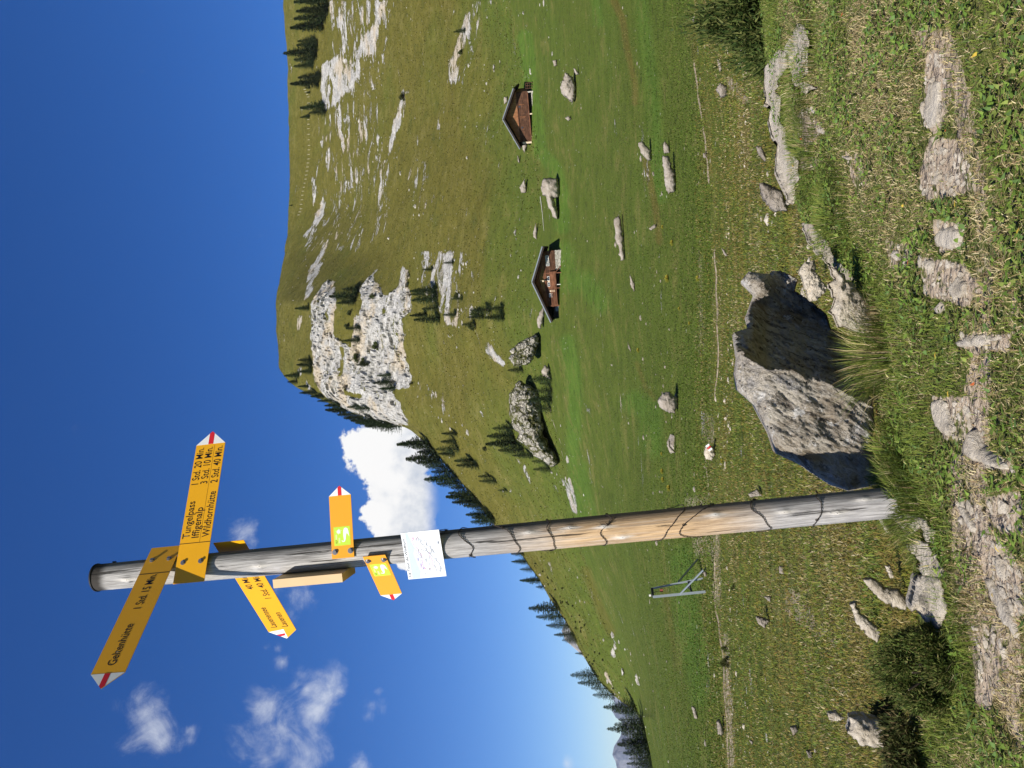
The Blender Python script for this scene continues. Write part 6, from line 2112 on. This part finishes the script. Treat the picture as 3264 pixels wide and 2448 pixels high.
def roof(parent, peak, xl, xr, sl_l, sl_r, y0, y1, ridge_x=0.0, verge_w=.20):
    for nm, xe, sl_ in (('roof', xl, sl_l), ('roof', xr, sl_r)):
        L = abs(xe - ridge_x)
        ze = peak - L * math.tan(math.radians(sl_))
        n_ = Vector((math.sin(math.radians(sl_)) * (1 if xe > ridge_x else -1), 0, math.cos(math.radians(sl_))))
        a, b = Vector((ridge_x, 0, peak)), Vector((xe, 0, ze))
        off = n_ * .14
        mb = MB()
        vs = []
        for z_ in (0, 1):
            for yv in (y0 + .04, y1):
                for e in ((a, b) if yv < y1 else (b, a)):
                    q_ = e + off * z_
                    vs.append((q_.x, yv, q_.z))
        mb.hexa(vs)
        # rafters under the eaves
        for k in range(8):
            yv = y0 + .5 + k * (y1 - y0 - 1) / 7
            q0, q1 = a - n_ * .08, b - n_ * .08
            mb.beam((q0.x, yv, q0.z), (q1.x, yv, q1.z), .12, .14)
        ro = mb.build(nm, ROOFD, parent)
        mb = MB()
        vs = []
        for z_ in (.16, .22):
            for yv in (y0, y1):
                for e in ((a, b) if yv < y1 else (b, a)):
                    q_ = e + n_ * z_
                    vs.append((q_.x, yv, q_.z))
        mb.hexa(vs)
        mb.build('roof_cover', SHNG, ro)
        mb = MB()
        q0, q1 = a + n_ * .10, b + n_ * .10
        mb.beam((q0.x, y0 - .03, q0.z), (q1.x, y0 - .03, q1.z), .06, verge_w, (0, 0, 1))
        mb.build('verge_board', VERG, ro)
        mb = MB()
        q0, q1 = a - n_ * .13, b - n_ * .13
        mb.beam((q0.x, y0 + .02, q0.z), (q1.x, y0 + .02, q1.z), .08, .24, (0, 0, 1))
        mb.build('eave_shade_strip', ROOFD, ro)  # dark strip added under the verge to give the black eave-shadow band


def window(parent, x, z, w_, h_, y, nx=2, nz=2, fr_=FRAME):
    mb = MB()
    t_ = .07
    mb.box(x - w_ / 2 - t_, x + w_ / 2 + t_, y - .07, y + .02, z - t_, z)
    mb.box(x - w_ / 2 - t_, x + w_ / 2 + t_, y - .07, y + .02, z + h_, z + h_ + t_)
    mb.box(x - w_ / 2 - t_, x - w_ / 2, y - .07, y + .02, z + .001, z + h_ - .001)
    mb.box(x + w_ / 2, x + w_ / 2 + t_, y - .07, y + .02, z + .001, z + h_ - .001)
    for k in range(1, nx):
        xx = x - w_ / 2 + w_ * k / nx
        mb.box(xx - .02, xx + .02, y - .055, y, z + .001, z + h_ - .001)
    for k in range(1, nz):
        zz = z + h_ * k / nz
        mb.box(x - w_ / 2 + .001, x + w_ / 2 - .001, y - .045, y - .005, zz - .018, zz + .018)
    wo = mb.build('window', fr_, parent)
    MB().box(x - w_ / 2, x + w_ / 2, y - .03, y - .012, z, z + h_).build('pane', GLASS, wo)


def rubble_wall(parent, name, x0, x1, y0, y1, z0, z1, size=.3):
    mb = MB()
    mb.box(x0 + .1, x1 - .1, y0 + .15, y1, z0, z1 - .04)
    x = x0
    g = random.Random(4)
    z = z0
    while z < z1 - .05:
        hgt = min(g.uniform(.7, 1.1) * size * .7, z1 - z)
        x = x0
        while x < x1 - .05:
            wd = min(g.uniform(.6, 1.6) * size, x1 - x)
            d = g.uniform(-.06, .06)
            c = []
            for zz in (z + .02, z + hgt - .02):
                for (xx, yy_) in ((x + .02, y0 + d), (x + wd - .02, y0 + d + g.uniform(-.04, .04)), (x + wd - .02, y0 + .3), (x + .02, y0 + .3)):
                    c.append((xx + g.uniform(-.03, .03), yy_, zz + g.uniform(-.03, .03)))
            mb.hexa(c)
            x += wd
        z += hgt
    return mb.build(name, STON, parent)


def place(o, x, y, r, yaw=0.0, sink=.15):
    p = at_r(x, y, r)
    z = ground_z(p[0], p[1])
    o.location = (p[0], p[1], float(z) - sink)
    o.rotation_euler = (0, 0, -math.atan2(p[0], p[1]) + yaw)
    return p


# lower chalet with the porch
p = at_r(1216, 604, 147)
ch = empty('chalet', (0, 0, 0), 'brown log chalet with small windows, porch and rubble base, the lower one nearer the post', 'chalet')
pz = at_r(1217, 604, 147)
ch.location = (pz[0], pz[1], pz[2] - .1)
ch.rotation_euler = (0, 0, -math.atan2(pz[0], pz[1]) - .04)
PK, XL, XR, SLL, SLR = 5.25, -7.0, 5.75, 21.5, 20.5
ztop = lambda x: PK - .12 - abs(x) * math.tan(math.radians(SLR if x > 0 else SLL))
mb = MB()
pieces(mb, -4.4, 5.0, 0, 1.30, 3.05, .20)
wl = mb.build('wall', LOG_D, ch)
mb = MB()
pieces(mb, -4.4, 5.0, -.03, 3.05, 3.05, .2, vertical=False)
z = 3.05
while z < 5.0:
    hw = (PK - .15 - z - .2) / math.tan(math.radians(21))
    a, b = max(-4.4, -hw), min(5.0, hw)
    if b > a: mb.box(a, b, -.02 + random.uniform(-.02, .02), .12, z, z + .17)
    z += .2
mb.build('gable_wall', LOG_M, ch)
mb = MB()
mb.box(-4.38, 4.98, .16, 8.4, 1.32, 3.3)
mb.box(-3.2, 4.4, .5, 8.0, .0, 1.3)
mb.build('core_wall', SHADE_FILL, ch)
for sx in (-4.4, 5.0):
    mb = MB()
    z = 1.3
    while z < ztop(sx) - .25:
        mb.box(min(sx, sx - .14 * np.sign(sx)) , max(sx, sx - .14 * np.sign(sx)), .15, 8.5, z, z + .17)
        z += .2
    mb.build('side_wall', LOG_D, ch)
MB().box(-4.3, 4.9, 8.4, 8.52, 0, 3.1).build('back_wall', LOG_D, ch)
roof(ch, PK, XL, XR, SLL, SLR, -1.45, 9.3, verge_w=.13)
rubble_wall(ch, 'stone_base', 1.7, 5.05, -.02, 8.3, -.5, 1.28)
rubble_wall(ch, 'stone_footing', -4.6, 1.7, -.9, -.5, -.5, .16, .28)
mb = MB()
for x0 in (-4.3, -3.3, -2.2, -1.0, .2, 1.4): pass
for xx in (-4.25, -1.30, 1.25):
    mb2 = MB()
    mb2.box(xx - .07, xx + .07, -.95, -.80, .1, 2.45 if xx != 1.25 else 3.0)
    mb2.build('porch_post', LOG_M, ch)
MB().box(-.78, -.66, -.9, -.8, .1, 1.2).build('porch_post', FRAME, ch)
mb = MB()
mb.box(-4.4, 1.5, -1.0, -.86, 1.28, 1.42)
for k in range(4): mb.box(-4.4, -1.35, -.98, -.90, 1.56 + k * .2, 1.66 + k * .2)
mb.box(-1.3, 1.5, -.98, -.9, 1.5, 2.35)
mb.build('balcony', LOG_M, ch)
MB().beam((2.6, -.3, .1), (1.3, -.95, 1.35), .14, .14).build('brace', LOG_M, ch)
MB().box(-.12, .14, -.95, .1, 3.35, 3.62).build('ridge_beam', CREAM, ch)
MB().box(.02, .16, -.3, -.1, 3.0, 4.0).build('gable_bracket', CREAM, ch)
for x_, z_, w_, h_, a_ in ((3.95, 2.42, .42, .42, 2), (3.4, 2.40, .42, .42, 2), (2.75, 2.38, .42, .42, 2), (.35, 2.18, .62, .58, 2), (-.62, 2.15, .62, .58, 2), (-2.5, 2.12, .5, .5, 2)):
    window(ch, x_, z_, w_, h_, -.06, 2, 2)
MB().box(-.32, .02, -.10, -.03, 2.16, 2.74).build('shutter', CREAM, ch)
MB().box(-1.3, -1.0, -.10, -.03, 2.12, 2.72).build('shutter', LOG_L, ch)
MB().box(-1.95, -1.62, -.13, -.03, 1.6, 2.5).build('shutter', CREAM, ch)
# lean-to at the left under the long eave
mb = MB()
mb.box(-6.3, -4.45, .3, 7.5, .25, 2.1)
mb.build('lean_to', SHADE_FILL, ch)
MB().box(-5.3, -4.45, .18, .28, .9, 1.75).build('hanging_sheet', TARP, ch)
rubble_wall(ch, 'lean_to_wall', -6.3, -4.9, -.2, .2, -.3, .55, .35)
ws = empty('woodpile', ch.location, 'small orange firewood stack at the porch corner of the lower chalet', 'woodpile')
ws.rotation_euler = ch.rotation_euler
mb = MB()
for k in range(26):
    a, b = -5.0 + (k % 6) * .17 + random.uniform(-.02, .02), .12 + (k // 6) * .17
    mb.tube([(a, -1.3, b), (a, -.85, b)], .08, 7)
mb.build('firewood', LOG_L, ws)

# upper chalet
ch2 = empty('chalet', (0, 0, 0), 'log chalet with orange boarded gable above dark logs, the upper one far from the post', 'chalet')
pz = at_r(1153, 250, 177)
ch2.location = (pz[0], pz[1], pz[2] - .1)
ch2.rotation_euler = (0, 0, -math.atan2(pz[0], pz[1]) - .10)
PK = 6.0
XL, XR, SL = -5.9, 5.55, 25.5
zt2 = lambda x: PK - .15 - abs(x) * math.tan(math.radians(SL))
mb = MB()
pieces(mb, -4.75, 4.75, 0, 1.0, 3.15, .21)
mb.build('wall', LOG_D, ch2)
mb = MB()
pieces(mb, -4.7, 4.7, -.04, 3.15, 3.15, .2, vertical=True, topf=lambda x: zt2(x) - .18)
mb.build('gable_wall', LOG_L, ch2)
MB().box(-4.7, 4.7, -.10, .1, 3.08, 3.22).build('tie_beam', LOG_D, ch2)
MB().box(-4.7, 4.7, .15, 8.4, 1.0, 3.4).build('core_wall', SHADE_FILL, ch2)
for sx in (-4.75, 4.75):
    mb = MB()
    z = 1.0
    while z < zt2(sx) - .2:
        mb.box(min(sx, sx - .14 * np.sign(sx)), max(sx, sx - .14 * np.sign(sx)), .15, 8.6, z, z + .18)
        z += .21
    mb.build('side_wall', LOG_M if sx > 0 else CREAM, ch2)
MB().box(-4.6, 4.6, 8.5, 8.62, .8, 3.4).build('back_wall', LOG_D, ch2)
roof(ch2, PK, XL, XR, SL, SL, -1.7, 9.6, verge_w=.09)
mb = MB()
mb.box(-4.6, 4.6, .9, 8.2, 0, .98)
mb.build('crawl_space', SHADE_FILL, ch2)
for xx, mt in ((4.55, STON), (.42, CREAM), (-3.9, CREAM), (-4.55, CREAM)):
    MB().box(xx - .12, xx + .12, -.15, .12, -.4, .95).build('support_post', mt, ch2)
rubble_wall(ch2, 'stone_footing', -4.5, .2, -.1, .4, -.5, .45, .3)
rubble_wall(ch2, 'stone_footing', .7, 4.7, .1, .5, -.5, .28, .25)
MB().box(-4.6, 4.6, -.22, -.02, .90, 1.03).build('sill_beam', LOG_M, ch2)
for xx, zz in ((1.95, 2.60), (-2.05, 2.42)):
    MB().box(xx - .14, xx + .14, -.06, -.02, zz, zz + .3).build('window', GLASS, ch2)
for xx, z0, z1 in ((-2.35, 2.1, 2.55), (.05, 1.6, 2.9), (2.3, 1.75, 2.9), (-.2, 1.8, 2.7)):
    MB().box(xx - .04, xx + .04, -.09, -.02, z0, z1).build('batten', LOG_L, ch2)
MB().box(-.06, .06, -.12, -.03, 3.22, 4.75).build('gable_post', LOG_L, ch2)
MB().box(-5.15, -4.8, -.35, .3, .95, 2.75).build('corner_board', CREAM, ch2)
# lean hay rack at the right end
ra = empty('wooden_rack', ch2.location, 'small dark wooden rack at the right end of the upper chalet', 'rack')
ra.rotation_euler = ch2.rotation_euler
for k, (xx, hz) in enumerate(((5.2, 1.3), (5.7, 1.25), (6.2, 1.15))):
    MB().box(xx - .05, xx + .05, -.05, .05, -.3, hz).build('upright', LOG_D, ra)
for zz in (.35, .75, 1.1):
    MB().box(5.15, 6.25, -.09, -.052, zz, zz + .07).build('rail', LOG_D, ra)

# ------------------------------------------------------------------ metal frame in the meadow
GALV = simple('galvanised_steel', (.30, .34, .36), .45, .12, 5, metal=.35, spec=.5)
RUST = simple('rusty_red_fitting', (.25, .06, .04), .8, .2, 8)
DKST = simple('dark_steel', (.05, .055, .055), .6, .2, 5, metal=.3)
zf = lambda a, b: ((2050 + a / 9.617) / S, (1780 + b / 9.617) / S)
qa = hit_near(*zf(1925, 1015), 20)
R1 = math.hypot(qa[0], qa[1])
R1 = min(R1, 46.0)
fr0 = empty('steel_frame', at_r(*zf(1925, 1015), R1), 'tall narrow galvanised steel frame with two struts standing in the meadow', 'steel frame')
L0 = np.array(fr0.location)
R2 = R1 + .5
fp_ = lambda a, b, r_: tuple(at_r(*zf(a, b), r_) - L0)
def bar(nm, p, q, w_, mat, parent=fr0, ext=0):
    p, q = Vector(p), Vector(q)
    d = (q - p).normalized()
    return MB().beam(p - d * ext, q, w_, w_).build(nm, mat, parent)
bar('upright', fp_(1925, 1020, R1), fp_(300, 1180, R1), .13, GALV, ext=.4)
bar('upright', fp_(1790, 620, R2), fp_(265, 925, R2), .10, GALV, ext=.4)
bar('top_bar', fp_(300, 1165, R1), fp_(270, 925, R2), .12, DKST)
bar('cross_bar', fp_(1490, 1035, R1), fp_(1385, 700, R2), .09, DKST)
bar('strut', fp_(1600, 110, R1 + 2.2), fp_(1080, 720, R2 + .05), .07, GALV, ext=.3)
bar('strut', fp_(1730, 470, R1 - 1.0), fp_(1130, 1090, R1 - .08), .06, GALV, ext=.3)
bar('pin', fp_(290, 1120, R1), fp_(215, 1130, R1), .05, DKST)
MB().box(-.05, .05, -.05, .05, -.05, .05).build('pin_head', FRAME, fr0).location = fp_(210, 1130, R1)
bar('chain', fp_(320, 1045, R1 + .2), fp_(540, 985, R1 + .2), .03, DKST)
MB().box(-.07, .07, -.06, .06, -.08, .08).build('latch', RUST, fr0).location = fp_(560, 980, R1 + .2)
MB().box(-.09, .09, -.08, .08, -.06, .06).build('bracket', DKST, fr0).location = fp_(1395, 860, R1 + .2)

# pale pole lying uphill of the two-part boulder
(xa, ya), (xb, yb), (xm, ym) = ZM([(258, 1300), (282, 1525), (268, 1400)])
q0, q1 = hit_near(xa, ya, 100), hit_near(xb, yb, 100)
mb = MB()
pts_ = []
for k in range(9):
    t_ = k / 8
    p = q0 + (q1 - q0) * t_
    pts_.append((p[0] - q0[0], p[1] - q0[1], float(ground_z(p[0], p[1])) + .12 - q0[2]))
mb.tube(pts_, [.09 - .05 * k / 8 for k in range(9)], 6)
o_ = mb.build('wooden_pole', simple('bleached_wood', (.55, .52, .46), .8, .15))
o_.location = q0
tag(o_, 'long bleached pole lying in the grass between the chalets', 'pole')

# pasture fence on the high shoulder: a row of pale stakes with a wire
fpx = Z7([(238, 590), (262, 640), (262, 760), (262, 850), (266, 960), (262, 1050), (252, 1130), (238, 1210), (222, 1290), (212, 1380), (190, 1440)])
fpts = []
for i in range(len(fpx) - 1):
    for k in range(3):
        t_ = k / 3
        a_ = (fpx[i][0] + (fpx[i + 1][0] - fpx[i][0]) * t_, fpx[i][1] + (fpx[i + 1][1] - fpx[i][1]) * t_)
        h_ = hit(a_[0], a_[1], 200)
        if h_ is not None: fpts.append(h_)
fe = empty('pasture_fence', fpts[0], 'thin line of pale stakes along the high shoulder of the right hill', 'fence')
PALEW = simple('pale_stake_wood', (.60, .55, .42), .8, .1)
sm_ = MB().box(-.06, .06, -.06, .06, -.3, 1.15)
st_me = bpy.data.meshes.new('stake')
st_me.from_pydata(sm_.v, [], sm_.f)
st_me.materials.append(PALEW)
for h_ in fpts:
    s_ = link('stake', st_me, None, fe)
    s_.location = Vector(h_) - fe.location
mb = MB()
mb.tube([tuple(Vector(h_) - fe.location + Vector((0, 0, 1.2))) for h_ in fpts], .02, 4)
mb.build('fence_wire', DKST, fe)

# ------------------------------------------------------------------ air
mh, th_ = new_mat('haze_air')
pv = th_.n('ShaderNodeVolumePrincipled', {'Color': (.86, .91, 1.0, 1), 'Density': 2.6e-5, 'Anisotropy': .2})
th_.n('ShaderNodeOutputMaterial', {'Volume': pv.outputs[0]})
hz_ = MB().box(-9800, 9800, -9800, 12500, -1300, 520).build('haze', mh)
tag(hz_, 'thin blue mountain air between the knoll and the far peaks', 'haze', None, 'stuff')
